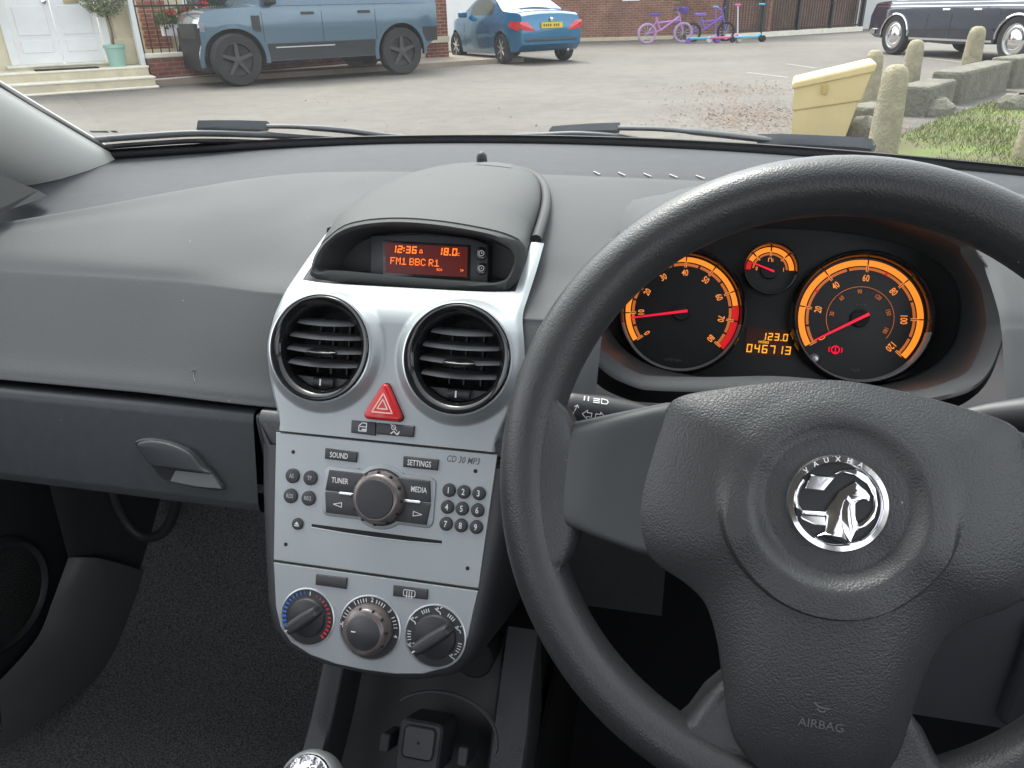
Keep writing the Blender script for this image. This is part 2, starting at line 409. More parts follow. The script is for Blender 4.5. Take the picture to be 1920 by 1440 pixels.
# defroster slots along the seam
for nm, xa, xb in (('defroster_slot', -.138, .11), ('defroster_slot', -.40, -.318)):
    mk(nm, grid(lambda u, v: C3(lerp(xa, xb, u), y_seam(lerp(xa, xb, u)) - .002 + .012 * v, z_seam(lerp(xa, xb, u)) + .0036 + .0010 * v), 16, 1), m_dark, dash)
for i in range(8):
    x = -.107 + i * .0265
    y = y_seam(x)
    mk('defroster_fin', tube([C3(x, y + .010, z_seam(x) + .0052), C3(x + .009, y - .005, z_seam(x) + .0050)], .0009, 5), mat('fin_grey', (.26, .26, .26), .5), dash)
# seam shadow bead at the fascia side, the glove box and its recess
GB = Fr(C3(CX, .528, -.318), (1, 0, 0), (0, .24, .97), (0, -.97, .24))
mk('glove_box_recess', boxc(Fr(C3(0, .535, -.315), (1, 0, 0), (0, .24, .97), (0, -.97, .24)), -.88, -.325, -.075, .022, -.12, -.012), m_dark, dash)
def glove_pt(u, v):
    x = lerp(-.86, -.3475 + .002 * v, u)
    tab = [(0, (.525, -.304)), (.03, (.510, -.3005)), (.06, (.5045, -.3015)), (.12, (.5015, -.308)), (.3, (.4970, -.326)), (.6, (.4895, -.356)), (.85, (.4840, -.379)), (.92, (.4845, -.387)), (.97, (.491, -.392)), (1, (.52, -.394))]
    y = interp(v, [(t, q[0]) for t, q in tab]); z = interp(v, [(t, q[1]) for t, q in tab])
    return C3(x, y, z)
gl, gf = grid(glove_pt, 30, 60)
glove = mk('glove_box_lid', (gl, [tuple(reversed(f)) for f in gf]), m_low, dash, 60)
GH = Fr(C3(0, .4950, -.335), (1, 0, 0), (0, .24, .97), (0, -.97, .24))
hz = [(252, 832), (262, 824), (285, 822), (318, 828), (348, 840), (366, 853), (385, 876), (400, 890), (418, 918), (370, 915), (318, 903), (304, 897), (290, 882), (270, 856)]
ho = [GH.px(x, y, .004) for x, y in hz]
mk('handle_recess', prism(GH, spline(ho, 3), -.004, .0046, .0012), m_low, glove)
mk('handle_hollow', plate(GH, inset(ccw([(p[0], p[1]) for p in spline(ho, 3)]), .0016), .0050), m_dark, glove)
hi = [GH.px(x, y, .007) for x, y in [(259, 834), (268, 827), (290, 826), (318, 831), (345, 842), (362, 854), (380, 876), (396, 887), (350, 881), (312, 876), (288, 872), (272, 856)]]
mk('handle', prism(GH, spline(hi, 4), .0051, .0095, .002, 3), m_low, glove)
hl = [GH.px(x, y, .005) for x, y in [(330, 882), (398, 889), (416, 916), (370, 912), (320, 902)]]
mk('handle_ledge', prism(GH, hl, .0049, .0058, .0003), mat('ledge_plastic', (.16, .165, .165), .5), glove)
mk('passenger_end_panel', boxc(FLAT, -.3445, -.334, .500, .60, H - .40, H - .300), m_low, dash, bevel=.003)
mk('under_dash', box(-.90, .47, .60, 1.05, H - .43, H - .405), m_dark, dash)
mk('bulkhead', box(-.95, .5, 1.06, 1.09, H - 1.0, H - .32), m_dark, dash)
# driver side knee panels
mk('knee_panel', loft([[C3(x, y, z) for x in (-.11, -.05, .0)] for y, z in ((.56, -.31), (.54, -.40), (.55, -.50), (.62, -.56))], False), m_low, dash)
mk('knee_panel', loft([[C3(x, y, z) for x in (.17, .27, .36, .47)] for y, z in ((.56, -.31), (.50, -.40), (.50, -.52), (.60, -.60))], False), mat('knee_plastic', (.05, .052, .06), .6), dash)
mk('fuse_cover', boxc(Fr(C3(.31, .492, -.45), (1, 0, 0), (0, 0, 1), (0, -1, 0)), -.05, .16, -.055, .05, -.01, .004), m_low, dash, bevel=.004)

# ---------- centre console block
con = thing('centre_console', 'black grained plastic surround of the radio stack with open tray below', 'console', C3(CX, .5, -.6))
def kp(pts): return [K.px(x, y) for x, y in pts]
lft = [(-.1115, .012), (-.1105, -.02), (-.107, -.06), (-.1005, -.11), (-.0945, -.150), (-.087, -.171), (-.072, -.186), (-.04, -.1955), (0, -.198)]
fr_o = lft + [(-a, b) for a, b in reversed(lft[:-1])]
fo = ccw(fr_o)
rings = []
for d, c in ((0, -.16), (0, -.02), (.0012, -.011), (.004, -.005), (.008, -.0015), (.0125, -.0005), (.03, -.003)):
    rings.append([K.p(a, b, c) for a, b in inset(fo, d)])
mk('surround', loft(rings), m_grain, con, 60)
# lower tray with rails
def prof_rail(t):  # top line of the rails (y, z)
    return sinterp(t, [(0, .53), (.25, .487), (.5, .436), (.75, .36), (1, .22)]), sinterp(t, [(0, -.52), (.25, -.556), (.5, -.605), (.75, -.645), (1, -.66)])
def rail(xa, xb, flare):
    ls = []
    for i in range(17):
        y, z = prof_rail(i / 16); s = flare * i / 16
        ls.append([C3(xa + s, y, z - .12), C3(xa + s, y, z - .006), C3(xa + s + .003, y, z), C3(xb + s - .003, y, z), C3(xb + s, y, z - .005), C3(xb + s, y, z - .10)])
    return loft(ls, False)
mk('tray_rail', rail(-.312, -.288, -.006), m_grain, con, 50)
mk('tray_rail', rail(-.142, -.108, .004), m_grain, con, 50)
def tray_pt(u, v):
    y, z = prof_rail(v); x = lerp(-.292, -.138, u)
    return C3(x, y + .03, z - .055 + .02 * (2 * u - 1) ** 4)
mk('tray_floor', grid(tray_pt, 16, 20), mat('tray_plastic', (.018, .018, .02), .5), con, 60)
mk('tray_back', box(-.30, -.12, .60, .62, H - .75, H - .47), m_dark, con)
TP = Fr(C3(-.200, .437, -.582), (1, 0, 0), (0, .62, .78), (0, -.78, .62))
pa, pb = TP.px(785, 1393)
mk('blanking_housing', prism(TP, rrect(pa, pb - .004, .040, .044, .006), -.05, -.001, .002), m_low, con)
bp_ = mk('blanking_plate', prism(TP, rrect(pa, pb, .0275, .0255, .004), -.001, .001, .0006), mat('plate_grey', (.07, .072, .075), .5), con)
mk('plate_hole', prism(TP, circ(pa, pb, .0014, 12), .001, .0013), m_dark, bp_)
mk('plate_groove', join(*[tube([TP.p(q[0], q[1], .0) for q in rrect(pa, pb, .0285, .0265, .0045)], .0007, 5, True)]), m_dark, bp_)
ca, cb = TP.px(830, 1350)
mk('cup_holder_rim', tube([TP.p(ca + .052 * math.cos(t), cb - .012 + .036 * math.sin(t), .004) for t in [rad(-10 + 150 * i / 20) for i in range(21)]], .0018, 6), m_low, con)
mk('lighter_socket', lathe(Fr(C3(-.165, .50, -.535), (1, 0, 0), (0, .3, .95), (0, -.95, .3)), 0, 0, [(.001, .004), (.017, .004), (.019, .002), (.019, -.03)], 24), m_dark, con)
for qx, qy in ((722, 1392), (868, 1418)):
    a, b = TP.px(qx, qy, -.01)
    mk('tray_clip', prism(TP, rrect(a, b, .009, .016, .002), -.04, -.008, .001), m_low, con)

# ---------- silver fascia with air vents
fas = thing('centre_fascia', 'silver painted dashboard fascia holding two round air vents and hazard button', 'fascia', C3(CX, .53, -.25))
BB = .086
def bend(b):
    """(along, out) of the fascia profile in K plane terms, returned as (y, z) camera-relative"""
    t0 = rad(26.29)
    y, z = .4924 + math.sin(t0) * min(b, BB), -.3 + math.cos(t0) * min(b, BB)
    if b > BB:
        s = b - BB; n = 12
        for i in range(n):
            q = s * (i + .5) / n
            t = t0 + rad(46) * sm(q, -.012, .034)
            y += math.sin(t) * s / n; z += math.cos(t) * s / n
    return y, z
def hw(b): return sinterp(b, [(-.0068, .0936), (.004, .0945), (.025, .1015), (.045, .1068), (.062, .1085), (.08, .1065), (.10, .1030), (.12, .1030), (.16, .1030), (.205, .1020)])
VC = ((-.0568, .0632), (.0575, .0628))
VR = .0405
def fh(a, b):
    h = 0
    for (ca, cb) in VC:
        r = math.hypot(a - ca, b - cb)
        if r < VR - .002: return -.05
        h = max(h, .0075 * (1 - sm(r, VR + .002, VR + .0125)))
    return h
def fas_pt(a, b):
    y, z = bend(b); h = fh(a, b)
    e = hw(b) - abs(a); h -= .004 * (1 - sm(e, 0, .005)) ** 2
    return C3(CX + a, y, z) + K.N * h
N1, N2 = 150, 100
top_b = lambda u: .1245 + .006 * abs(2 * u - 1) ** 6
vs, fs = grid(lambda u, v: fas_pt((2 * u - 1) * hw(lerp(-.0066, top_b(u), v)), lerp(-.0066, top_b(u), v)), N1, N2)
tips = []
for s in (-1, 1):
    tips.append(grid(lambda u, v: fas_pt(s * lerp(hw(lerp(.120, .198, v)) - .0105, hw(lerp(.120, .198, v)), u), lerp(.120, .198, v)), 6, 24))
mk('fascia_panel', join((vs, fs), *tips), m_silver, fas, 55)
mk('fascia_edge_gap', tube([K.p(a, -.0072, .0003) for a in (-.0935, 0, .0935)], .0006, 5), m_dark, fas)
for k, (ca, cb) in enumerate(VC):
    ring = mk('air_vent', lathe(K, ca, cb, [(VR + .0022, .0040), (VR + .0020, .0082), (VR + .0006, .0098), (VR - .0015, .0096), (VR - .0060, .0050), (VR - .0072, -.004), (VR - .0085, -.03)], 64), m_gloss, fas, 50)
    mk('vent_trim', lathe(K, ca, cb, [(VR + .0034, .0066), (VR + .0033, .0086), (VR + .0022, .0090), (VR + .0019, .0070)], 64), m_silver2, ring, 50)
    mk('vent_cavity', plate(K, circ(ca, cb, VR - .004, 40), -.028), m_dark, ring)
    Ri = VR - .0075
    for j, bo in enumerate((.0210, .0100, -.0010, -.0120)):
        half = math.sqrt(max(1e-9, Ri ** 2 - (bo) ** 2)) - .0006
        def slat(u, v, bo=bo, half=half, j=j):
            x = (2 * u - 1) * half; front = .006 * (1 - (x / half) ** 2)
            if v < .5: c = lerp(-.012, .001 + front, v / .5); b = bo + .0008 + (c + .012) * -.30
            else: c = lerp(.001 + front, -.012, (v - .5) / .5); b = bo - .0008 + (c + .012) * -.30
            return K.p(ca + x, cb + b + .003, c)
        mk('slat', grid(slat, 20, 8), mat('slat_plastic', (.13, .132, .138), .45), ring, 50)
    for xx in (-.012, 0, .014):
        mk('vane', boxc(K, ca + xx - .0006, ca + xx + .0006, cb - .02, cb + .026, -.024, -.016), m_btn, ring)
    # tab on the third slat, thumb wheel at the bottom
    tabp = spline([(-.013, 0), (-.009, .004), (0, .0055), (.009, .004), (.013, 0), (.009, -.0022), (0, -.003), (-.009, -.0022)], 4)
    TF = Fr(K.p(ca + .002, cb - .0035, .0075), K.X, K.U * .55 - K.N * .83, K.N * .55 + K.U * .83)
    mk('slat_tab', prism(TF, [(p[0], p[1]) for p in tabp], -.002, .0012, .0008, 2), m_gloss, ring, 50)
    lowp = [(x, y) for x, y in circ(0, 0, Ri, 48) if y < -.0205]
    mk('vent_base', prism(K.at(ca, cb), lowp, -.02, -.004, .0005), m_btn2, ring)
    WF = Fr(K.p(ca + .001, cb - .0275, -.004), K.U, K.N, K.X)
    mk('thumb_wheel', lathe(WF, 0, 0, [(.0005, -.009)] + [(.0042 + .0003 * (i % 2), -.009 + .018 * i / 24) for i in range(25)] + [(.0005, .009)], 20), m_btn, ring, 20)
    mk('wheel_mark', boxc(K, ca - .0015, ca - .0002, cb - .0302, cb - .025, .0, .00045), m_print, ring)
# hazard button
ha, hb = K.px(723, 757)
tri = [(0, .0165), (-.0152, -.0105), (.0152, -.0105)]
def rtri(s, r):
    pts = []
    for i, (a, b) in enumerate(tri):
        d0 = math.degrees(math.atan2(b, a))
        for q in range(-60, 61, 20): pts.append((ha + a * s + r * math.cos(rad(d0 + q)), hb - .001 + b * s + r * math.sin(rad(d0 + q))))
    return pts
hazb = mk('hazard_button', prism(K, rtri(.80, .0035), 0, .006, .0022, 3), m_hazard, fas, 50)
mk('hazard_gap', prism(K, rtri(.84, .0036), -.001, .0009), m_dark, hazb)
for s in (.56, .28):
    q = [(ha + a * s, hb - .001 + b * s) for a, b in tri]
    mk('hazard_mark', stroke(K, q + [q[0]], .0011, .0063), m_hazline, hazb, 0)
# two switches below it
def button(F, poly, c1, parent, m=None, name='button', ch=.0008, c0=0): return mk(name, prism(F, poly, c0, c1, ch, 2), m or m_btn2, parent, 45)
def pq(F, x0, y0, x1, y1, x2, y2, x3, y3, c=0): return [F.px(x0, y0, c), F.px(x1, y1, c), F.px(x2, y2, c), F.px(x3, y3, c)]
b1 = button(K, pq(K, 661, 788, 706, 792, 705, 817, 660, 811), .0022, fas)
b2 = button(K, pq(K, 709, 793, 778, 799, 776, 820, 708, 814), .0022, fas)
a, b = K.px(683, 801)
mk('door_lock_symbol', join(stroke(K, [(a - .0035, b - .003), (a - .0035, b + .001), (a - .001, b + .0035), (a + .0028, b + .0035), (a + .0028, b - .003), (a - .0035, b - .003)], .0007, .0025), stroke(K, [(a - .0025, b + .0005), (a + .002, b + .0005)], .0007, .0025), stroke(K, [(a - .0006, b - .0018), (a + .002, b - .0018)], .0012, .0025)), m_print, b1, 0)
a, b = K.px(742, 806)
mk('airbag_symbol', join(stroke(K, circ(a - .001, b + .002, .0018, 10) + [(a + .0008, b + .002)], .0006, .0025), stroke(K, [(a - .003, b - .003), (a - .0005, b - .001), (a + .002, b - .0035), (a + .004, b - .001), (a + .003, b - .0035)], .0009, .0025), stroke(K, [(a - .0035, b + .0042), (a + .002, b - .0005)], .0006, .0025)), m_print, b2, 0)

# ---------- radio
rad_ = thing('car_radio', 'silver car radio with round number keys, volume knob and disc slot', 'radio', C3(CX, .47, -.35))
ro = [(-.0934, -.0080), (.0934, -.0080), (.0905, -.060), (.0868, -.1125), (-.0868, -.1125), (-.0905, -.060)]
mk('faceplate', prism(K, ro, -.004, .0, .0007), m_silver, rad_, 40)
mk('faceplate_gap', tube([K.p(a, -.1131, -.0004) for a in (-.0868, 0, .0868)], .0006, 5), m_dark, rad_)
for x, y in ((549.9, 847.4), (891.7, 883.4), (536, 1020.7), (876.8, 1065.6)):
    a, b = K.px(x, y)
    mk('release_hole', join(prism(K, circ(a, b, .0016, 16), -.001, .0003)), m_dark, rad_)
sb = button(K, pq(K, 612, 840, 671, 848, 669, 867, 611, 860), .0022, rad_)
text('lettering', K, 'SOUND', .0062, m_print, sb, a=K.px(638, 854)[0], b=K.px(638, 854)[1], c=.0026, sx=.72)
sb = button(K, pq(K, 758, 855, 823, 862, 821, 882, 757, 875), .0022, rad_)
text('lettering', K, 'SETTINGS', .0062, m_print, sb, a=K.px(788, 869)[0], b=K.px(788, 869)[1], c=.0026, sx=.72)
for s, x, y in (('AS', 549.6, 892), ('TP', 583, 896), ('RDS', 546, 929.5), ('REG', 579.5, 934)):
    a, b = K.px(x, y); kb = button(K, circ(a, b, .0060, 24), .0022, rad_, name='round_key')
    text('lettering', K, s, .0048, m_gprint if 0 else mat('dim_print', (.42, .42, .43), .6), kb, a=a, b=b, c=.0026, sx=.72)
for i, (x, y) in enumerate(((842.6, 919), (870.2, 922), (898.7, 925), (839.5, 950.5), (867, 953.5), (896, 956.5), (837, 982), (865, 985), (893.4, 988))):
    a, b = K.px(x, y); kb = button(K, circ(a, b, .0053, 24), .0026, rad_, name='number_key', ch=.0012)
    text('lettering', K, str(i + 1), .0068, m_print, kb, a=a, b=b, c=.0030, sx=.8)
a, b = K.px(559, 982); kb = button(K, circ(a, b, .0048, 24), .0022, rad_, name='eject_key')
mk('eject_symbol', join(plate(K, [(a - .002, b - .0002), (a + .002, b - .0002), (a, b + .0022)], .0026), plate(K, [(a - .002, b - .0016), (a + .002, b - .0016), (a + .002, b - .0008), (a - .002, b - .0008)], .0026)), m_print, kb, 0)
p0, p1 = K.px(584.5, 985), K.px(828.5, 1016.5)
slot = spline([(p0[0], p0[1] + .0012), (0, (p0[1] + p1[1]) / 2 + .0012), (p1[0], p1[1] + .0012)], 6, False)
slot = [(p[0], p[1]) for p in slot] + [(p1[0], p1[1] - .0014), (p1[0] * .5, p1[1] - .0026), (0, p0[1] - .0030), (p0[0] * .5, p0[1] - .0026), (p0[0], p0[1] - .0014)]
mk('disc_slot', prism(K, slot, -.001, .00025), m_dark, rad_)
mk('slot_lip', tube([K.p(a, b, .0002) for a, b in slot[-5:]], .0004, 5), m_silver2, rad_)
text('model_print', K, 'CD 30 MP3', .0072, m_gprint, rad_, a=K.px(868, 863)[0], b=K.px(868, 863)[1], c=.0002, sx=.78, shear=.2)
# tuner and media keys round the knob
ka, kb_ = K.px(711, 933, .004)
bx0, bx1 = K.px(607, 920)[0], K.px(816, 940)[0]
bezel = rrect((bx0 + bx1) / 2, kb_, bx1 - bx0, .0400, .006)
mk('key_bezel', prism(K, bezel, 0, .0014, .0010, 2), m_silver, rad_, 45)
mk('knob_bezel', prism(K, circ(ka, kb_, .0258, 48), 0, .0016, .0010, 2), m_silver, rad_, 45)
for lab, sx_, top in (('TUNER', -1, 1), ('back', -1, -1), ('MEDIA', 1, 1), ('forward', 1, -1)):
    xo = (bx0 if sx_ < 0 else bx1) - sx_ * .0028; xi = ka + sx_ * .006
    y0_, y1_ = (.0006, .0172) if top > 0 else (-.0172, -.0006)
    q = [(xo, kb_ + y0_), (xi, kb_ + y0_), (xi, kb_ + y1_), (xo + (-sx_) * .002, kb_ + y1_)] if top > 0 else [(xo - sx_ * .002, kb_ + y0_), (xi, kb_ + y0_), (xi, kb_ + y1_), (xo, kb_ + y1_)]
    kk = button(K, q, .0036, rad_, name='function_key')
    xm = (xo + ka + sx_ * .022) / 2
    if lab.isupper(): text('lettering', K, lab, .0062, m_print, kk, a=xm - sx_ * .000, b=kb_ + .0095, c=.0040, sx=.72)
    else:
        s = sx_; q = [(xm - s * .003, kb_ - .0075), (xm - s * .003, kb_ - .0112), (xm + s * .004, kb_ - .0094)]
        mk('arrow_symbol', stroke(K, q + [q[0]], .0006, .0040), m_print, kk, 0)
for s in (-1, 1):
    mk('key_divider', prism(K, rrect(ka + s * .0265, kb_, .016, .0022, .001), .003, .0046, .0005), m_silver2, rad_, 45)
kn = mk('volume_knob', lathe(K, ka, kb_, [(.0215, .0018), (.0215, .004), (.0205, .009), (.0185, .0125), (.0163, .0135), (.0155, .0133)], 48), m_smoke, rad_, 50)
mk('knob_cap', lathe(K, ka, kb_, [(.0157, .0130), (.0150, .0141), (.010, .0146), (.0001, .0148)], 40), m_btn, kn, 50)
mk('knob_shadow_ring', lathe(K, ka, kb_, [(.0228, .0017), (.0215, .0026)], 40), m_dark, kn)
for i in range(12):
    t = 2 * math.pi * i / 12; x, y = ka + .0202 * math.cos(t), kb_ + .0202 * math.sin(t)
    mk('knob_dimple', lathe(K, x, y, [(.0016, .0085), (.0011, .0102), (.0001, .0106)], 8), m_dark, kn)
a, b = K.px(668, 882)
mk('volume_symbol', stroke(K, [(a - .0032, b - .001), (a + .003, b - .001), (a + .003, b + .0022), (a - .0032, b - .001)], .0004, .0002), m_gprint, rad_, 0)
a, b = K.px(752, 890)
mk('power_symbol', join(stroke(K, circ(a - .001, b, .0015, 12) + [(a + .0005, b)], .0005, .0002), stroke(K, [(a + .0022, b - .0018), (a + .0022, b + .0018)], .0006, .0002)), m_gprint, rad_, 0)

# ---------- climate panel
cl = thing('climate_panel', 'silver heater control panel with three round dials below the radio', 'heater controls', C3(CX, .43, -.45))
half = [(0, -.1895), (.025, -.1886), (.048, -.1848), (.066, -.1772), (.0765, -.166), (.082, -.15), (.0848, -.13), (.0865, -.1140)]
co = [(-a, b) for a, b in reversed(half)] + half[1:]
mk('faceplate', prism(K, co, -.004, .0, .0008), m_silver, cl, 40)
bb = button(K, pq(K, 594, 1076, 652, 1083, 650, 1104, 593, 1096), .0018, cl)
bb = button(K, pq(K, 739, 1097, 803, 1105, 802, 1124, 738, 1117), .0018, cl)
a, b = K.px(769, 1112)
mk('demister_symbol', join(stroke(K, rrect(a, b + .0004, .0095, .0048, .001, 2) + [rrect(a, b + .0004, .0095, .0048, .001, 2)[0]], .0006, .0022), *[stroke(K, [(a + d, b - .0035), (a + d, b + .0018)], .0007, .0022) for d in (-.002, 0, .002)]), m_print, bb, 0)
for di, (x, y, R) in enumerate(((577, 1157, .0228), (693.5, 1177, .0252), (816, 1193, .0242))):
    a, b = K.px(x, y)
    dn = ('temperature_dial', 'fan_dial', 'airflow_dial')[di]
    d = mk(dn, lathe(K, a, b, [(R + .0011, .0), (R + .0009, .0007), (R, .0009), (R - .0006, .0004), (R - .001, -.0015)], 56), m_silver2, cl, 40)
    mk('dial_well', lathe(K, a, b, [(R - .0004, .0003), (R - .0022, .0004), (R * .70, .0012), (.0005, .0012)], 48), m_btn, d)
    Z = .0018
    if di == 1:
        mk('dial_ring', lathe(K, a, b, [(.0200, .0012), (.0198, .005), (.0185, .0105), (.0160, .0132), (.0138, .0134)], 48), m_smoke, d, 50)
        mk('dial_cap', lathe(K, a, b, [(.0140, .0130), (.0132, .0140), (.0001, .0144)], 40), m_btn2, d, 50)
        mk('cap_mark', boxc(K, a - .0095, a - .006, b - .0004, b + .0004, .0143, .0146), m_print, d)
        for q in (70, 40, 5, -30, 105):
            mk('ring_notch', lathe(K, a + .0178 * math.cos(rad(q)), b + .0178 * math.sin(rad(q)), [(.0014, .0102), (.0009, .0122), (.0001, .0124)], 8), m_dark, d)
        for s, q in (('1', 127), ('2', 88), ('3', 45), ('4', -8)):
            text('numeral', K, s, .0052, m_print, d, a=a + .0226 * math.cos(rad(q)), b=b + .0226 * math.sin(rad(q)), c=.0016, rot=rad(q - 90), sx=.9)
        tk = []
        for q0 in (142, 150, 157, 164, 101, 107, 113, 119, 60, 66, 72, 78, 9, 16, 23, 30):
            G2 = K.at(a, b, 0, rad(q0)); tk.append(stroke(G2, [(.0208, 0), (.0236, 0)], .0007, .0016))
        mk('dial_ticks', join(*tk), m_print, d, 0)
        q = 178; mk('fan_symbol', join(stroke(K, [(a - .0245, b), (a - .0205, b)], .0012, .0016), stroke(K, [(a - .0225, b - .002), (a - .0225, b + .002)], .0012, .0016)), m_print, d, 0)
    else:
        r2 = .0152 if di == 0 else .0168
        mk('dial_disc', lathe(K, a, b, [(r2 + .0006, .001), (r2, .003), (r2 - .001, .0036), (.0002, .004)], 48), m_btn, d, 50)
        G2 = K.at(a, b, 0, rad(38))
        gp = spline([(-r2 * 1.0, 0), (-r2 * .93, .0042), (0, .0052), (r2 * .90, .0042), (r2 * .98, 0), (r2 * .90, -.0042), (0, -.0052), (-r2 * .93, -.0042)], 5)
        mk('dial_grip', prism(G2, [(p[0], p[1]) for p in gp], .003, .0135, .003, 4), m_btn, d, 50)
        mk('grip_mark', boxc(G2, -r2 * 1.02, -r2 * .86, -.0004, .0004, .0105, .0138), m_print, d)
        def ticks(angs, r0, r1, wd): return join(*[stroke(K.at(a, b, 0, rad(q)), [(r0, 0), (r1, 0)], wd, .0016) for q in angs])
        if di == 0:
            mk('cold_marks', join(*[stroke(K.at(a, b, 0, rad(215 - i * 10.5)), [(.0188, 0), (.0188 + .0022, 0)], .0024 * (1 - i / 15), .0016) for i in range(12)]), m_blue, d, 0)
            mk('hot_marks', join(*[stroke(K.at(a, b, 0, rad(-42 + i * 10)), [(.0188, 0), (.0205, 0)], .0022 * (1 - i / 16), .0016) for i in range(12)]), m_redp, d, 0)
            mk('middle_mark', ticks((86,), .0185, .0212, .0008), m_print, d, 0)
        else:
            mk('dial_ticks', ticks((118, 113, 108, 123, 52, 57, 62, 47, 176, 182, 188, 194, -18, -24, -12, -6), .0196, .0222, .0007), m_print, d, 0)
            for q in (85, 150, 208, 25, -40):
                x, y = a + .0208 * math.cos(rad(q)), b + .0208 * math.sin(rad(q))
                mk('airflow_symbol', join(stroke(K, circ(x - .001, y + .0016, .0006, 8), .0006, .0016), stroke(K, [(x - .003, y + .0012), (x - .0008, y - .0004), (x + .001, y - .001), (x + .0016, y - .0028)], .0008, .0016), stroke(K, [(x + .001, y + .002), (x + .0026, y + .003)], .0007, .0016)), m_print, d, 0)

# ---------- clock display pod
pod = thing('clock_display', 'hooded clock and radio display with red glowing screen on top of dashboard', 'display', C3(CX, .6, -.2))
outer_px = [(580, 513), (583, 497), (588, 480), (600, 459), (617, 443), (633, 430), (655, 419), (699, 411), (761, 409), (839, 416), (917, 430), (955, 441), (980, 455), (984, 475), (977, 499), (969, 518), (961, 533), (952, 541), (939, 545), (870, 545), (792, 541), (667, 531), (605, 525), (588, 520)]
inner_px = [(593, 503), (597, 494), (602, 482), (610, 468), (622, 454), (640, 441), (667, 431), (705, 425), (746, 423), (800, 426), (855, 433), (900, 441), (927, 450), (948, 461), (959, 472), (963, 485), (961, 498), (956, 510), (949, 521), (940, 527), (925, 530), (792, 521), (636, 507), (603, 509)]
oq = [V((p[0], p[1])) for p in (Q.px(*q) for q in outer_px)]; iq = [V((p[0], p[1])) for p in (Q.px(*q) for q in inner_px)]
oq = spline(oq, 4); iq = spline(iq, 4)
cen = sum(iq, V((0, 0))) / len(iq)
mid = [(o * .45 + i * .55) for o, i in zip(oq, iq)]
def ringpts(P, c, k=1.0): return [Q.p(cen.x + (p.x - cen.x) * k, cen.y + (p.y - cen.y) * k, c) for p in P]
mk('bezel', loft([ringpts(oq, -.012, 1.0), ringpts(oq, -.001, 1.0), ringpts(mid, .002), ringpts(iq, .0005, 1.01), ringpts(iq, -.003), ringpts(iq, -.040, .94)]), m_hood, pod, 60)
mk('recess_back', plate(Q, [(p.x, p.y) for p in iq], -.036), m_btn2, pod)
def qp(pts, c): return [Q.px(x, y, c) for x, y in pts]
mk('screen_housing', prism(Q, qp([(694, 441), (800, 437), (880, 445), (916, 458), (914, 537), (694, 519)], -.022), -.036, -.022, .002, 2), m_btn2, pod, 45)
scp = qp([(722, 455), (877, 464), (876, 520), (723, 511)], -.0205)
mk('screen_frame', prism(Q, qp([(717, 450), (882, 459), (881, 525), (718, 516)], -.021), -.023, -.0212, .0005), m_gloss, pod)
scr = mk('screen', plate(Q, scp, -.0205), m_screen, pod)
SR = math.atan2(scp[2][1] - scp[3][1], scp[2][0] - scp[3][0])
def qa(x, y): return Q.px(x, y, -.0202)
p = qa(734, 473.5); mk('clock_readout', seven(Q.at(p[0], p[1], -.0203, SR), '12:36', 0, 0, .0062, .0042, .0012, .0011), m_lcd, scr, 0)
p = qa(787, 474); mk('bell_symbol', join(stroke(Q.at(p[0], p[1], -.0203, SR), [(0, 0), (.0024, 0), (.0018, .0024), (.0006, .0024), (0, 0)], .0006, .0004)), m_lcd, scr, 0)
p = qa(820, 478); mk('temperature_readout', join(seven(Q.at(p[0], p[1], -.0203, SR), '18.0', 0, 0, .0062, .0042, .0012, .0011), text_vf(Q.at(p[0], p[1], -.0203, SR), '°C', .0036, a=.0178, b=.0012, c=.0004)), m_lcd, scr, 0)
p = qa(732, 495); mk('station_readout', dots(Q.at(p[0], p[1], -.0203, SR), 'FM1 BBC R1', 0, 0, .00084), m_lcd, scr, 0)
p = qa(824, 506); text('rds_mark', Q.at(p[0], p[1], -.0203, SR), 'RDS', .0028, m_lcd, scr)
p = qa(866, 508); text('tp_mark', Q.at(p[0], p[1], -.0203, SR), 'TP', .0028, m_lcd, scr)
for y, s in ((475, 'clock'), (503, 'dot')):
    a, b = Q.px(903, y, -.020)
    db = mk('display_button', prism(Q, rrect(a, b, .0078, .0105, .0036), -.022, -.0195, .0008, 2), m_gloss, pod, 45)
    mk('button_symbol', join(stroke(Q, circ(a, b, .0022, 14) + [(a + .0022, b)], .0006, -.0192), stroke(Q, [(a, b + .0012), (a, b), (a + .001, b)] if s == 'clock' else [(a - .0003, b), (a + .0003, b)], .0006, -.0192)), m_print, db, 0)
# hood
hs = [(.590, .0900, -.190, -.153), (.612, .0910, -.186, -.1495), (.637, .0905, -.181, -.1465), (.70, .0860, -.1705, -.1425), (.75, .0770, -.1655, -.1415), (.79, .0640, -.1630, -.1430), (.815, .0495, -.1615, -.1450), (.832, .0330, -.1605, -.1480), (.842, .0160, -.160, -.1520), (.845, .001, -.160, -.1570)]
def hood_loop(y, h, zs, zc, grow=0.0, drop=0.0, lean=True):
    o = []
    for i in range(33):
        t = math.pi * i / 32; x = -math.cos(t) * (h + grow)
        z = zs - drop + (zc - zs - .003) * math.sin(t) ** .55
        o.append(C3(CX + x, y, z))
    return o
hh = []
yy = [.590 + (.845 - .590) * i / 40 for i in range(41)]
for y in yy:
    hh.append(hood_loop(y, sinterp(y, [(q[0], q[1]) for q in hs]), sinterp(y, [(q[0], q[2]) for q in hs]), sinterp(y, [(q[0], q[3]) for q in hs])))
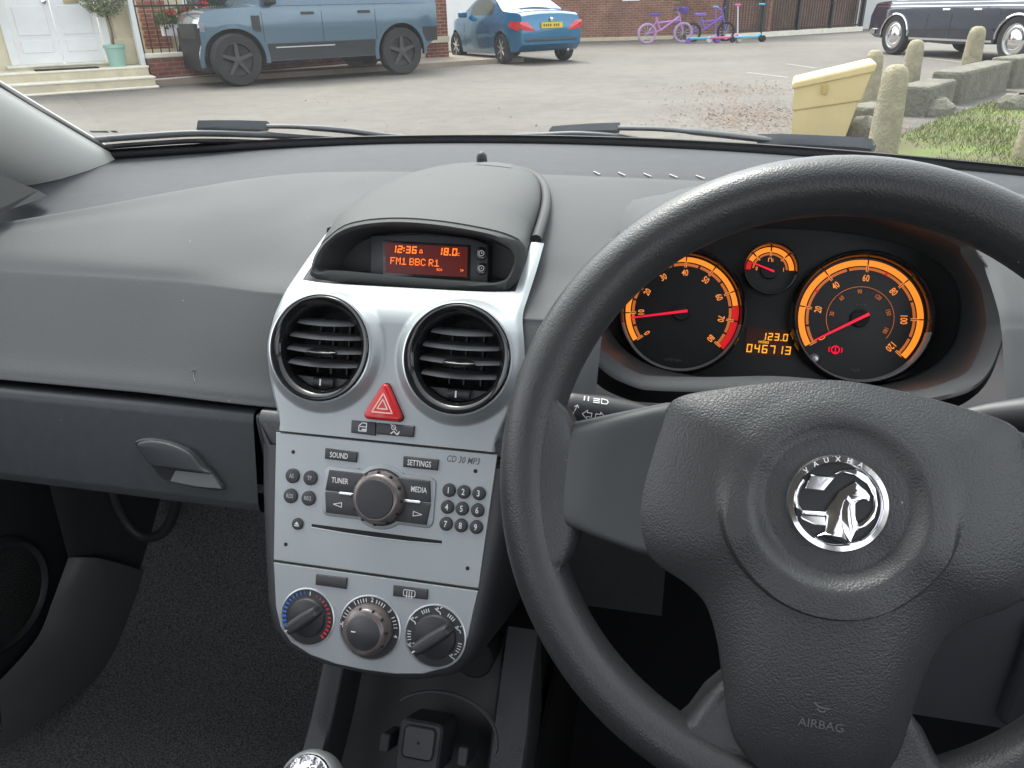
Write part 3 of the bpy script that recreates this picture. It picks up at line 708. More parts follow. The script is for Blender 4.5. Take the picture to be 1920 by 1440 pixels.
# front loop follows the bezel
fl = []
ups = [v for v in oq]
lo = min(range(len(ups)), key=lambda i: abs(i - 4 * 4)); topi = ups[8:13 * 4 + 1]
def resample(P, n):
    L = [0]
    for i in range(1, len(P)): L.append(L[-1] + (P[i] - P[i - 1]).length)
    out = []
    for k in range(n):
        s = L[-1] * k / (n - 1); j = max(i for i in range(len(L)) if L[i] <= s + 1e-12); j = min(j, len(P) - 2)
        f = (s - L[j]) / max(1e-9, L[j + 1] - L[j]); out.append(P[j].lerp(P[j + 1], min(1, f)))
    return out
fl = [Q.p(p.x, p.y, -.001) for p in resample(topi, 33)]
fl2 = [f.lerp(h, .5) + V((0, .004, .0012)) for f, h in zip(fl, hh[5])]
hood = mk('hood', loft([fl, fl2] + hh[7:], False), m_hood, pod, 60)
mk('hood_crease', tube([p + V((0, 0, .0002)) for p in fl[2:-2]], .0005, 4), m_dark, hood)
for s in (0, -1):
    path = []
    for y in [.636 + .213 * math.sin(math.pi / 2 * i / 30) for i in range(31)]:
        h = sinterp(y, [(q[0], q[1]) for q in hs]); sg = -1 if s == 0 else 1
        path.append(C3(CX + sg * (h + .0048 * (1 if y < .84 else .4)), y, sinterp(y, [(q[0], q[2]) for q in hs]) + .0015))
    mk('hood_collar', tube(path, .0050, 8), m_hood, hood, 60)
def hood_z(x, y):
    h, zs_, zc_ = (sinterp(y, [(q[0], q[n]) for q in hs]) for n in (1, 2, 3))
    return zs_ + (zc_ - zs_ - .003) * max(0, 1 - (x / h) ** 2) ** .275
mk('hood_speaker_grille', grid(lambda u, v: (lambda x, y: C3(CX + x, y, hood_z(x, y) + .0004))(lerp(.0, .040, u) - .008 * v * u, lerp(.790, .826, v) - .006 * u), 8, 8), mat('grille_mesh', (.05, .05, .05), .6, grain=('voronoi', 900, .8, .001)), hood)
ba = C3(CX - .004, .830, -.1455)
mk('sun_sensor', lathe(Fr(ba, (1, 0, 0), (0, 1, 0), (0, 0, 1)), 0, 0, [(.0055, -.012), (.0058, -.001), (.0052, .003), (.0035, .0055), (.0001, .0066)], 20), m_btn, pod, 60)

# scuffs on the passenger panel
m_scuff = mat('pale_scuff', (.17, .17, .165), .8)
def pad_t(px, py):
    """(x, t) of the pad under a sight line"""
    d = ray(px, py); best = None
    for i in range(400):
        t = .3 + .62 * i / 399; P = pad_pt(-.4, t); y = P.y; x = d.x * y; P = pad_pt(x, t); e = abs((P.z - H) - d.z * P.y)
        if best is None or e < best[0]: best = (e, x, t)
    return best[1], best[2]
for pts in (((358, 694), (366, 692), (362, 702), (366, 716)),):
    pp = [pad_pt(*pad_t(*q)) + V((0, -.0004, .0003)) for q in pts]
    mk('scuff_mark', tube(spline(pp, 3, False), .00035, 4), m_scuff, dash)
# ---------- instrument cluster
ic = thing('instrument_cluster', 'oval instrument binnacle with amber lit dials behind the steering wheel', 'instrument panel', C3(.08, .65, -.3))
in_px = [(1114, 634), (1142, 669), (1184, 697), (1225, 706), (1337, 708), (1450, 706), (1560, 715), (1650, 730), (1720, 735), (1795, 714), (1832, 689), (1857, 627), (1860, 593), (1848, 530), (1815, 475)]
out_px = [(1092, 645), (1130, 701), (1184, 728), (1225, 735), (1337, 738), (1450, 738), (1560, 745), (1650, 757), (1720, 760), (1815, 742), (1862, 705), (1889, 640), (1893, 593), (1880, 531), (1840, 472)]
def lip_loop(px, topb, wl):
    low = [V(LP.px(*q, wl)) for q in px]
    r, l = low[-1], low[0]
    cx = (r.x + l.x) / 2; up = []
    n = 9
    for i in range(1, n):
        t = math.pi * i / n
        up.append(V((cx + (r.x - l.x) / 2 * math.cos(t) * 1.03, lerp(r.y, l.y, i / n) + (topb - lerp(r.y, l.y, i / n)) * math.sin(t))))
    return spline(low + up, 5)
li = lip_loop(in_px, .162, -.016); lo_ = lip_loop(out_px, .172, 0)
lc = V((0, .085))
def lpts(P, c, k=1): return [LP.p(lc.x + (p.x - lc.x) * k, lc.y + (p.y - lc.y) * k, c) for p in P]
mk('hood_lip', loft([lpts(lo_, -.05, 1.06), lpts(lo_, -.030, 1.04), lpts(lo_, -.012, 1.0), lpts(lo_, -.003, .985), lpts([o * .6 + i * .4 for o, i in zip(lo_, li)], -.003), lpts(li, -.016, 1.0), lpts(li, -.022, .985)]), m_pad, ic, 60)
def cl_loop(k):
    o = []
    n = len(li)
    for p in li:
        a = math.atan2((p.y - lc.y) / .088, (p.x - lc.x) / .16)
        e = 2.6; ca, sa = math.cos(a), math.sin(a)
        r = (abs(ca) ** e + abs(sa) ** e) ** (-1 / e)
        o.append(GA.p(.158 * k * r * ca + .004, .073 * k * r * sa + .008, -.004))
    return o
mk('hood_tunnel', loft([lpts(li, -.022, .985), [a.lerp(b, .5) for a, b in zip(lpts(li, -.022, .98), cl_loop(1.02))], cl_loop(1.0)]), mat('tunnel_plastic', (.050, .050, .052), .42, grain=('noise', 1200, .1, .0003)), ic, 60)
# outer back of the hood, running forward to the dash
top = [p for p in lo_ if p.y > .055]
i0 = max(range(len(lo_)), key=lambda i: (lo_[i].y <= .055) * i)
seq = sorted([p for p in lo_ if p.y > .05], key=lambda p: -math.atan2(p.y - .05, p.x))
l0 = [LP.p(p.x, p.y, -.010) for p in seq]
def pad_z(y): return interp(y, [(.575, -.213), (.6, -.199), (.66, -.184), (.72, -.172), (.80, -.166)]) - .003
l2 = []
for p in l0:
    x = (p.x - .08) * 1.12; y = .695 + .095 * math.sqrt(max(0, 1 - (x / .180) ** 2)); l2.append(C3(.08 + x, y, pad_z(y) + .004 - .016 * sm(abs(x), .140, .172)))
l1 = [a.lerp(b, .45) + V((0, 0, .005 * sm(q.y, .10, .15))) for a, b, q in zip(l0, l2, seq)]
mk('hood_shell', loft([l0, l1, l2], False), m_pad, ic, 60)
m_face = mat('dial_face', (.010, .010, .011), .35)
mk('backplate', plate(GA, [(p[0], p[1]) for p in [((q - GA.O).dot(GA.X), (q - GA.O).dot(GA.U)) for q in cl_loop(1.03)]], -.006), mat('cluster_black', (.016, .016, .017), .3), ic)
def arc(F, r0, r1, d0, d1, c=.0006, n=24):
    n = max(2, int(abs(d1 - d0) / 5))
    return lathe(F, 0, 0, [(r1, c), (r0, c)], n, d0, d1)
def flip(vf): return vf[0], [tuple(reversed(f)) for f in vf[1]]
def dial(px, R, name):
    a, b = GA.px(*px); F = GA.at(a, b, 0)
    d = mk(name, plate(F, circ(0, 0, R * .985, 48), -.001), m_face, ic)
    mk('dial_ring', lathe(F, 0, 0, [(R * 1.10, -.006), (R * 1.09, .010), (R * 1.055, .014), (R * 1.02, .012), (R * .985, -.001)], 64), m_gloss, d, 50)
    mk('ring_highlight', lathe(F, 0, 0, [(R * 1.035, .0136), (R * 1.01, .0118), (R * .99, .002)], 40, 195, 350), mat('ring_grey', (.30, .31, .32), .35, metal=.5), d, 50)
    return d, F
U_ = .00052
# rev counter
d, F = dial((1277, 585), .0545, 'rev_counter')
A0, ST = 216, 31.8
ang = lambda v: A0 - ST * v / 10
band = [(0, 20), (20, 40), (40, 65)]
mk('amber_band', join(*[arc(F, .0478, .0525, ang(p) - .7, ang(q) + .7) for p, q in ((0, 10), (10, 20), (20, 30), (30, 40), (40, 50), (50, 60), (60, 65))]), m_orange, d, 0)
mk('red_band', join(arc(F, .0470, .0530, ang(65), ang(70) + .9), arc(F, .0470, .0530, ang(70) - .9, ang(80))), m_red, d, 0)
mk('inner_band', join(*[arc(F, .0440, .0466, ang(p) - 1.6, ang(p + 5) + .8) for p in range(0, 80, 5)]), m_amberd, d, 0)
mk('tick_marks', join(*[stroke(F.at(0, 0, 0, rad(ang(p))), [(.0425, .0007), (.0490, .0007)], .0006, .0009) for p in range(0, 90, 10)], *[stroke(F.at(0, 0, 0, rad(ang(p))), [(.0425, -.0007), (.0490, -.0007)], .0006, .0009) for p in range(0, 90, 10)]), m_amber2, d, 0, kind='stuff')
for p in range(0, 90, 10):
    q = rad(ang(p)); text('numeral', F, str(p), .0084, m_amber2, d, a=.0372 * math.cos(q), b=.0372 * math.sin(q), c=.0008, rot=(q - math.pi / 2), sx=.72)
def needle(F, d, deg, r, tail, w):
    G2 = F.at(0, 0, 0, rad(deg))
    mk('needle', prism(G2, [(-tail, -w), (r, -w * .55), (r, w * .55), (-tail, w)], .0035, .0048), m_needle, d)
    mk('needle_hub', lathe(F, 0, 0, [(.0082, .0), (.0078, .003), (.0001, .0034)], 24), m_dark, d)
needle(F, d, 190.5, .048, .006, .0013)
text('rev_unit', F, 'x100 rpm', .004, m_gprint, d, a=-.004, b=-.046, c=.0006)
# speedometer
d, F = dial((1612, 597), .0560, 'speedometer')
A0, ST = 213, 42.2
ang = lambda v: A0 - ST * v / 20
mk('amber_band', join(*[arc(F, .0478, .0532, ang(p) - .7, ang(p + 20) + .7) for p in range(0, 120, 20)]), m_orange, d, 0)
mk('inner_band', join(*[arc(F, .0442, .0466, ang(p) - 1.4, ang(p + 10) + 1.0) for p in range(0, 120, 10)]), m_amberd, d, 0)
mk('limit_mark', join(*[arc(F, .0438, .0468, ang(p) - 1.6, ang(p) + 1.6, .001) for p in (30, 70)]), m_red, d, 0)
mk('tick_marks', join(*[stroke(F.at(0, 0, 0, rad(ang(p))), [(.0425, s), (.0492, s)], .0006, .0009) for p in range(0, 140, 20) for s in (-.0007, .0007)]), m_amber2, d, 0, kind='stuff')
for p in range(0, 140, 20):
    q = rad(ang(p)); text('numeral', F, str(p), .0086, m_amber2, d, a=.0365 * math.cos(q), b=.0365 * math.sin(q), c=.0008, rot=q - math.pi / 2, sx=.70)
mk('kilometre_line', arc(F, .0285, .0290, ang(2), ang(118)), m_amberd, d, 0)
for k in (30, 60, 90, 120, 150, 180):
    q = rad(ang(k * .6214)); text('kilometre_numeral', F, str(k), .0054, m_amberd, d, a=.0242 * math.cos(q), b=.0242 * math.sin(q), c=.0008, rot=q - math.pi / 2, sx=.75)
text('unit_print', F, 'km/h', .0045, m_gprint, d, a=0, b=.012, c=.0006)
text('unit_print', F, 'mph', .0045, m_gprint, d, a=0, b=-.047, c=.0006)
needle(F, d, 211, .044, .008, .0014)
wa, wb = F.px(1566, 656)
mk('brake_warning', join(stroke(F, circ(wa, wb, .0034, 16) + [(wa + .0034, wb)], .0012, .0008), stroke(F, [(wa, wb - .0004), (wa, wb + .002)], .0011, .0008), stroke(F, [(wa - .0052, wb - .002), (wa - .0058, wb), (wa - .0052, wb + .002)], .001, .0008), stroke(F, [(wa + .0052, wb - .002), (wa + .0058, wb), (wa + .0052, wb + .002)], .001, .0008), plate(F, [(wa - .0012, wb - .0026), (wa + .0012, wb - .0026), (wa + .0012, wb - .0014), (wa - .0012, wb - .0014)], .0008)), m_warn, d, 0)
# fuel gauge
d, F = dial((1443, 507), .0225, 'fuel_gauge')
mk('amber_band', join(arc(F, .0170, .0215, 155, 138), arc(F, .0170, .0215, 134, 92), arc(F, .0170, .0215, 88, 46), arc(F, .0170, .0215, 42, 2)), m_orange, d, 0)
mk('red_band', arc(F, .0170, .0215, 180, 158), m_red, d, 0)
mk('inner_band', join(*[arc(F, .0142, .0160, q, q - 38) for q in (174, 130, 86, 42)]), m_amberd, d, 0)
mk('tick_marks', join(*[stroke(F.at(0, 0, 0, rad(q)), [(.0132, s), (.0178, s)], .0005, .0009) for q in (136, 90, 44) for s in (-.0005, .0005)]), m_amber2, d, 0, kind='stuff')
text('numeral', F, '0', .0050, m_amber2, d, a=-.0118, b=.001, c=.0008, sx=.8); text('numeral', F, '1', .0050, m_amber2, d, a=.0122, b=.001, c=.0008, sx=.8)
mk('pump_symbol', join(stroke(F, rrect(-.0004, .0092, .0028, .0042, .0005, 2) + [rrect(-.0004, .0092, .0028, .0042, .0005, 2)[0]], .0006, .0008), stroke(F, [(.0014, .0078), (.0022, .0078), (.0022, .0105)], .0005, .0008), stroke(F, [(-.0024, .0068), (.0016, .0068)], .0006, .0008)), m_amber2, d, 0)
needle(F, d, 160, .0172, .004, .0009)
# trip readout
a, b = GA.px(1398, 661, -.003); a2, b2 = GA.px(1476, 622, -.003)
odo = mk('odometer_window', plate(GA, [(a - .001, b - .002), (a2 + .001, b - .002), (a2 + .001, b2 + .002), (a - .001, b2 + .002)], -.0045), mat('odo_glow', (.02, .008, .004), .3, emit=(1, .15, .02), estr=.015), ic)
p = GA.px(1399, 660, -.004); mk('odometer_readout', seven(GA.at(p[0], p[1], -.0042), '046713', 0, 0, .0078, .0049, .0020, .0011), m_lcd2, odo, 0)
p = GA.px(1427, 637, -.004); mk('trip_readout', seven(GA.at(p[0], p[1], -.0042), '123.0', 0, 0, .0068, .0042, .0016, .0010), m_lcd2, odo, 0)
p = GA.px(1432, 641, -.004); text('miles_print', GA.at(p[0], p[1], -.0042), 'miles', .0046, m_lcd2, odo)
p = GA.px(1526, 673, 0); mk('reset_button', lathe(GA, p[0], p[1], [(.0048, -.006), (.0048, .002), (.0028, .004), (.0026, .007), (.0001, .0075)], 20), m_silver2, ic, 50)
mk('column_shroud', loft([[C3(.0835 + .062 * math.cos(t), y, zc + .050 * math.sin(t) * (1.0 if math.sin(t) > 0 else 1.5)) for t in [2 * math.pi * i / 24 for i in range(24)]] for y, zc in ((.445, -.318), (.46, -.326), (.56, -.372), (.62, -.40))], True, True), m_low, ic, 60)

# ---------- steering wheel
sw = thing('steering_wheel', 'black three spoke steering wheel with round chrome badge in hub', 'steering wheel', W.p(0, 0, -.05))
RM, RT = .1688, .0166
def rim_loops():
    ls = []
    for i in range(121):
        t = 2 * math.pi * i / 120; X = W.X * math.cos(t) + W.U * math.sin(t)
        # fatter grips at ten to two
        g = 1 + .04 * (math.exp(-((math.degrees(t) % 360 - 30) / 22) ** 2) + math.exp(-((math.degrees(t) % 360 - 150) / 22) ** 2))
        ls.append([W.O + X * (RM + RT * g * math.cos(p)) + W.N * (RT * 1.06 * math.sin(p)) for p in [2 * math.pi * k / 24 for k in range(24)]])
    return ls
mk('rim', loft(rim_loops()), m_rim, sw, 60)
HC = .030
e0 = V(W.px(1568, 943, HC))
pl = [(1568, 713), (1470, 716), (1360, 728), (1266, 748), (1238, 800), (1216, 865), (1200, 925), (1195, 972), (1204, 1022), (1232, 1058), (1290, 1098), (1326, 1140), (1348, 1220), (1360, 1310), (1372, 1375), (1400, 1422), (1450, 1458), (1568, 1476)]
lp = [V(W.px(x, y, HC - .014)) for x, y in pl]
ex = lp[0].x
lp = [V((min(0, p.x - e0.x), p.y - e0.y)) for p in lp]; lp[0].x = 0; lp[-1].x = 0
outl = lp + [V((-p.x, p.y)) for p in reversed(lp[1:-1])]
# keep the corner at the spoke joint crisp: dense polyline by angle
dense = spline(outl, 6)
def r_at(th):
    best = None; d = V((math.cos(th), math.sin(th)))
    n = len(dense)
    for i in range(n):
        a, b = dense[i], dense[(i + 1) % n]; e = b - a
        den = d.x * e.y - d.y * e.x
        if abs(den) < 1e-12: continue
        t = (a.x * e.y - a.y * e.x) / den; s = (a.x * d.y - a.y * d.x) / den
        if t > 0 and -1e-6 <= s <= 1 + 1e-6 and (best is None or t < best): best = t
    return best or .1
BO = .0585
def hub_h(d, edge, th):
    """relief of the airbag cover: dished centre inside a raised ring whose rim is crisp low down"""
    base = .016 * (1 - math.exp(-max(0, edge) / .018)) - .016
    low = sm(-math.sin(th), -.35, .45)
    boss = (.0010 + .0038 * low * sm(d, .034, .047)) * (1 - sm(d, BO - lerp(.010, .0008, low), BO + lerp(.004, .0012, low)))
    dish = -.0042 * (1 - sm(d, .0345, .0450))
    return base + boss + dish + .004 * math.cos(min(1, d / .12) * math.pi / 2)
NT = 240
ths = [2 * math.pi * i / NT for i in range(NT)]; ro_ = [r_at(t) for t in ths]
inner_d = [.0006, .008, .016, .024, .029] + [.0320 + .0009 * i for i in range(18)] + [.0490 + .0015 * i for i in range(5)] + [.0560 + .0006 * i for i in range(10)]
loops = []
for k in range(len(inner_d) + 26):
    l = []
    for t, R in zip(ths, ro_):
        cap = min(inner_d[-1], R - .004)
        d = inner_d[k] * cap / inner_d[-1] if k < len(inner_d) else lerp(cap, R, (k - len(inner_d) + 1) / 26)
        l.append(W.p(e0.x + d * math.cos(t), e0.y + d * math.sin(t), HC + hub_h(d, (R - d) * .75, t)))
    loops.append(l)
last = [W.p(e0.x + R * math.cos(t), e0.y + R * math.sin(t), HC - .042) for t, R in zip(ths, ro_)]
loops.append(last)
mk('airbag_cover', loft(loops, True, True), m_hub, sw, 55)
# spokes
def spoke(sg):
    pe = [(1262, 752), (1236, 805), (1215, 866), (1200, 925), (1195, 972), (1204, 1020), (1216, 1046)]
    re = [(1070, 792), (1035, 828), (1020, 880), (1013, 920), (1010, 955), (1016, 966), (1030, 970)]
    P1 = [V(W.px(x, y, HC - .016)) for x, y in pe]; P2 = [V(W.px(x, y, .004)) for x, y in re]
    P1 = spline(P1, 4, False); P2 = spline(P2, 4, False)
    n = len(P1)
    def pt(u, v):
        i = min(n - 1, int(round(v * (n - 1)))); a, b = P1[i], P2[i]; q = a.lerp(b, u)
        if u < .02: q = q + V((.006, 0))
        c = lerp(HC - .014, .006, u) + .004 * math.sin(math.pi * u)
        ev = min(v, 1 - v) * (n - 1) / 4; c -= .006 * math.exp(-ev / .25)
        x = q.x - e0.x
        return W.p(e0.x + (x if sg < 0 else -x), q.y, c)
    a_, f_ = grid(pt, 16, n - 1)
    # underside skirt
    k = len(a_); nu = 17
    bot = [p - W.N * .028 + W.U * .010 * 0 for p in a_]
    f2 = []
    for i in range(16):
        f2.append((i, i + 1, k + i + 1, k + i)); j = (n - 1) * nu
        f2.append((j + i, j + i + 1, k + j + i + 1, k + j + i))
    return a_ + bot, f_ + [tuple(x + k for x in f) for f in f_] + f2
mk('spoke', spoke(-1), m_spoke, sw, 50); mk('spoke', spoke(1), m_spoke, sw, 50)
def web(sg):
    """rim flare where the spoke meets it"""
    t0 = math.pi if sg < 0 else 0
    ls = []
    for i in range(25):
        f = i / 24; dt = rad(lerp(13, -24, f)) * (1 if sg > 0 else -1); t = t0 + dt
        X = W.X * math.cos(t) + W.U * math.sin(t)
        k = math.sin(math.pi * f) ** .6
        r_in = RM - .012 - .024 * k
        ls.append([W.O + X * (RM - .004) + W.N * .015, W.O + X * lerp(RM - .012, r_in, .5) + W.N * (.0135 - .002 * k), W.O + X * r_in + W.N * .007, W.O + X * r_in - W.N * .012, W.O + X * (RM - .004) - W.N * .014])
    return loft(ls, False)
mk('spoke_flare', web(-1), m_rim, sw, 60); mk('spoke_flare', web(1), m_rim, sw, 60)
bt = [(-.075, -.148), (-.064, -.136), (-.056, -.122), (-.045, -.11), (.045, -.11), (.056, -.122), (.064, -.136), (.075, -.148), (.05, -.158), (-.05, -.158)]
mk('lower_spoke', prism(W.at(0, 0), bt, -.016, .0095, .008, 4), m_rim, sw, 50)
mk('hub_back', lathe(W, e0.x, e0.y, [(.055, .012), (.060, -.03), (.050, -.055), (.045, -.09)], 40), m_dark, sw)
# badge
E_ = W.at(e0.x, e0.y, HC + .0010)
BR = .0248
badge = mk('badge', lathe(E_, 0, 0, [(BR, -.006), (BR, .0026), (BR - .0008, .0038), (BR - .0032, .0040), (BR - .0042, .0026), (BR - .0046, .0008)], 72), m_chrome, sw, 50)
mk('badge_field', plate(E_, circ(0, 0, BR - .004, 48), .0009), mat('badge_black', (.015, .015, .017), .4), badge)
S = .0248 / 490  # badge drawing unit (radius 490)
def bz(pts): return [((x - 862) * S, (752 - y) * S) for x, y in pts]
body = [(1010, 510), (1075, 560), (1120, 590), (1160, 640), (1155, 695), (1135, 690), (1095, 690), (1060, 710), (1030, 735), (1025, 790), (1030, 850), (1065, 925), (1062, 980), (1030, 1080), (1000, 1145), (900, 1150), (800, 1130), (680, 1100), (760, 1050), (760, 880), (745, 850), (790, 760), (820, 715), (860, 635), (930, 575)]
mk('griffin', prism(E_, bz(body), .0009, .0034, .0010, 2), m_chrome, badge, 30)
mk('griffin_wing', prism(E_, bz([(945, 650), (905, 730), (890, 830), (900, 920), (930, 1030), (995, 1140), (1025, 1080), (1060, 960), (1030, 850), (1022, 730)]), .0030, .0046, .0008, 2), m_chrome, badge, 30)
mk('griffin_tail', prism(E_, bz([(810, 455), (900, 400), (1020, 385), (1130, 450), (1210, 560), (1240, 720), (1220, 860), (1150, 960), (1060, 1010), (1065, 930), (1150, 860), (1200, 760), (1190, 640), (1120, 530), (1000, 460), (900, 445)]), .0009, .0028, .0008, 2), m_chrome, badge, 30)
mk('flag', prism(E_, bz([(585, 485), (815, 490), (725, 640), (540, 635)]), .0009, .0030, .0006), m_chrome, badge, 30)
text('flag_letter', E_, 'V', .0072, m_silver2, badge, a=-.0095, b=.0095, c=.0032, sx=1.2, shear=.25)
mk('flag_staff', prism(E_, bz([(545, 560), (500, 640), (480, 720), (490, 800), (540, 860), (765, 850), (775, 895), (545, 895), (470, 830), (455, 720), (475, 620), (520, 540)]), .0009, .0028, .0007), m_chrome, badge, 30)
mk('griffin_foot', prism(E_, bz([(540, 900), (755, 890), (770, 990), (660, 990), (540, 945), (510, 920)]), .0009, .0024, .0006), m_chrome, badge, 30)
lt = []
for i, ch in enumerate('VAUXHALL'):
    q = 137 - i * 14.2; r = (BR - .0021)
    lt.append(text_vf(E_, ch, .0036, a=r * math.cos(rad(q)), b=r * math.sin(rad(q)), c=.0042, rot=rad(q - 90), sx=1.0))
mk('badge_lettering', join(*lt), mat('badge_print', (.9, .9, .9), .4), badge, 0)
# embossed airbag lettering
def on_hub(px, py):
    p = V(W.px(px, py, HC - .002)); return p
p = on_hub(1540, 1361)
AF = Fr(W.p(p.x, p.y, HC - .0), W.X, W.U, W.N)
def drape(vf, lift):
    """lay flat marks on the relief of the airbag cover"""
    o = []
    for v in vf[0]:
        q = V(v) - W.O; a, b = q.dot(W.X) - e0.x, q.dot(W.U) - e0.y
        d = math.hypot(a, b); t = math.atan2(b, a); R = r_at(t)
        o.append(W.p(e0.x + a, e0.y + b, HC + hub_h(d, (R - d) * .75, t) + lift))
    return o, vf[1]
m_emb = mat('embossed_mark', (.13, .13, .135), .35)
mk('airbag_lettering', drape(text_vf(AF, 'AIRBAG', .0066, sx=.98), .0006), m_emb, sw, 0)
p = on_hub(1540, 1326); AF = Fr(W.p(p.x, p.y, HC), W.X, W.U, W.N)
mk('horn_symbol', drape(join(stroke(AF, [(-.0035, .0024), (-.002, .0007), (.0007, 0), (.0038, 0)], .0008, 0), stroke(AF, [(-.002, -.0007), (-.0007, -.002), (.0014, -.002), (.0018, -.001)], .0008, 0)), .0006), m_emb, sw, 0)

# ---------- stalks
def stalk(name, label, P0, P1, rr, marks):
    t = thing(name, label, 'stalk', P0)
    ax = (P1 - P0).normalized(); n = V((0, -.86, .5)); n = (n - ax * n.dot(ax)).normalized(); u = n.cross(ax)
    L = (P1 - P0).length
    F = Fr(P0, ax, u if u.z > 0 else -u, n)
    ls = []
    for s, r, fl in ((-.004, .6, 1), (0, .95, 1), (.006, 1.0, 1), (.030, 1.0, 1), (.034, .98, 1), (.05, .9, .9), (.075, .55, .8), (L, .5, .8)):
        ls.append([F.p(s, rr * r * math.cos(q), rr * r * .8 * fl * math.sin(q)) for q in [2 * math.pi * k / 20 for k in range(20)]])
    mk('lever', loft(ls, True, True, True), m_btn, t, 50)
    return t, F
def wrap_marks(F, vf, rr):
    return [F.p((v - F.O).dot(F.X), (v - F.O).dot(F.U), .8 * math.sqrt(max(1e-8, rr ** 2 - min(rr * .98, abs((v - F.O).dot(F.U))) ** 2)) + .0005) for v in vf[0]], vf[1]
t, F = stalk('indicator_stalk', 'black indicator stalk left of the steering column with white light symbols', C3(-.0840, .515, -.2745), C3(.05, .53, -.292), .0125, 0)
mk('lamp_symbols', wrap_marks(F, join(stroke(F, [(.013, .0065), (.013, .0095)], .0008, 0), stroke(F, [(.016, .0065), (.016, .0095)], .0008, 0), *[stroke(F, [(.020, .006 + k * .0014), (.0245, .006 + k * .0014)], .0007, 0) for k in range(3)], stroke(F, [(.026, .0095), (.030, .009), (.031, .0075), (.030, .006), (.026, .0058), (.026, .0095)], .0006, 0)), .0125), m_print, t, 0)
mk('arrow_symbols', wrap_marks(F, join(stroke(F, [(.006, -.006), (.0085, .002)], .0006, 0), stroke(F, [(.0065, .0005), (.0085, .002), (.0095, .0)], .0006, 0), stroke(F, [(.013, -.004), (.0165, -.0008), (.0165, -.0025), (.020, -.0025), (.020, -.0055), (.0165, -.0055), (.0165, -.0072), (.013, -.004)], .0006, 0), stroke(F, [(.030, -.004), (.0265, -.0008), (.0265, -.0025), (.023, -.0025), (.023, -.0055)], .0006, 0)), .0125), m_print, t, 0)
t, F = stalk('wiper_stalk', 'black wiper stalk at the right of the steering column', C3(.2500, .500, -.2385), C3(.12, .52, -.278), .0125, 0)
F2 = Fr(F.O, -F.X, F.U, F.N)
mk('wiper_symbols', wrap_marks(F, join(stroke(F2, [(-.030, .004), (-.028, .004), (-.028, -.001)], .0008, 0), stroke(F2, [(-.024, .005), (-.019, .005), (-.020, .001), (-.024, .001), (-.024, .005)], .0006, 0), stroke(F2, [(-.016, .005), (-.011, .005), (-.011, .001), (-.016, .001), (-.016, .005)], .0006, 0), stroke(F2, [(-.02, -.007), (-.016, -.004), (-.010, -.004), (-.008, -.007)], .0006, 0)), .0125), m_print, t, 0)

# ---------- gear lever
gk = V(ray(580, 1472)); gk = CAM + gk * .352
gear = thing('gear_lever', 'round gear knob with chrome cap rising beside the open tray', 'gear lever', gk - V((0, 0, .2)))
GF = Fr(gk, (1, 0, 0), (0, .85, .53), (0, -.5, .86))
mk('knob', lathe(GF, 0, 0, [(.012, -.055), (.016, -.04), (.0235, -.022), (.0262, -.008), (.0255, .002), (.0225, .0085), (.0205, .0095)], 40), mat('knob_satin', (.25, .26, .27), .4, metal=.5), gear, 60)
mk('knob_cap', lathe(GF, 0, 0, [(.0210, .0092), (.0198, .0110), (.0185, .0106), (.012, .0125), (.0001, .0135)], 40), mat('knob_chrome', (.75, .75, .77), .12, metal=1, grain=('noise', 160, .5, .003)), gear, 60)
mk('shaft', tube([GF.p(0, 0, -.05), gk - V((.0, .03, .2))], .007, 10), m_dark, gear)

# ---------- footwell, doors, pillar, roof
mk('footwell_carpet', grid(lambda u, v: C3(lerp(-.93, -.315, u), lerp(-1.6, 1.05, v), sinterp(lerp(-1.6, 1.05, v), [(-1.6, -.93), (.62, -.92), (.82, -.86), (1.05, -.52)]) + .004 * math.sin(9 * u + 17 * v)), 40, 80), m_carpet, None, 60, label='worn dark grey carpet on the passenger footwell floor', cat='carpet')
mk('driver_floor', grid(lambda u, v: C3(lerp(-.32, .48, u), lerp(-1.6, 1.05, v), sinterp(lerp(-1.6, 1.05, v), [(-1.6, -.935), (.62, -.925), (.82, -.865), (1.05, -.525)])), 10, 40), mat('floor_shade_black', (.014, .014, .016), .9), None, 60, label='driver footwell floor below the steering wheel, its deep shade put in as black', cat='floor')  # near-black colour stands in for the deep shade of this footwell
mk('tunnel_side', join(box(-.316, -.31, -.4, 1.05, H - .95, H - .70), box(-.112, -.106, -.4, 1.05, H - .95, H - .66)), m_dark, con, 0)  # walls added in black to keep light out of the driver footwell
dr = thing('passenger_door', 'black passenger door lower trim with round loudspeaker, at far left', 'door', C3(-.93, .4, -.85))
mk('door_panel', box(-.96, -.925, -1.6, .98, H - .98, H - .225), m_low, dr)
SPF = Fr(C3(-.922, .660, -.735), (0, 1, 0), (0, 0, 1), (1, 0, 0))
spk = mk('loudspeaker', lathe(SPF, 0, 0, [(.086, -.003), (.084, .006), (.078, .010), (.073, .007), (.071, .004)], 48), m_low, dr, 50)
mk('speaker_grille', lathe(SPF, 0, 0, [(.072, .004), (.05, .009), (.001, .011)], 40), mat('speaker_mesh', (.04, .042, .04), .6, grain=('voronoi', 420, 1.0, .002)), spk, 50)
sill = thing('sill_trim', 'curved grey plastic kick trim at the foot of the passenger door', 'trim', C3(-.86, .6, -.86))
FS = Fr(C3(-.88, .6, -.8), (0, 1, 0), (0, 0, 1), (1, 0, 0))
def edge_line(pts, c):
    o = []
    for q in pts:
        a, b = FS.px(*q, c); o.append(FS.p(a, b, c))
    return spline(o, 6, False)
la = edge_line([(128, 1046), (112, 1090), (97, 1130), (70, 1195), (0, 1275), (-90, 1345)], -.014)
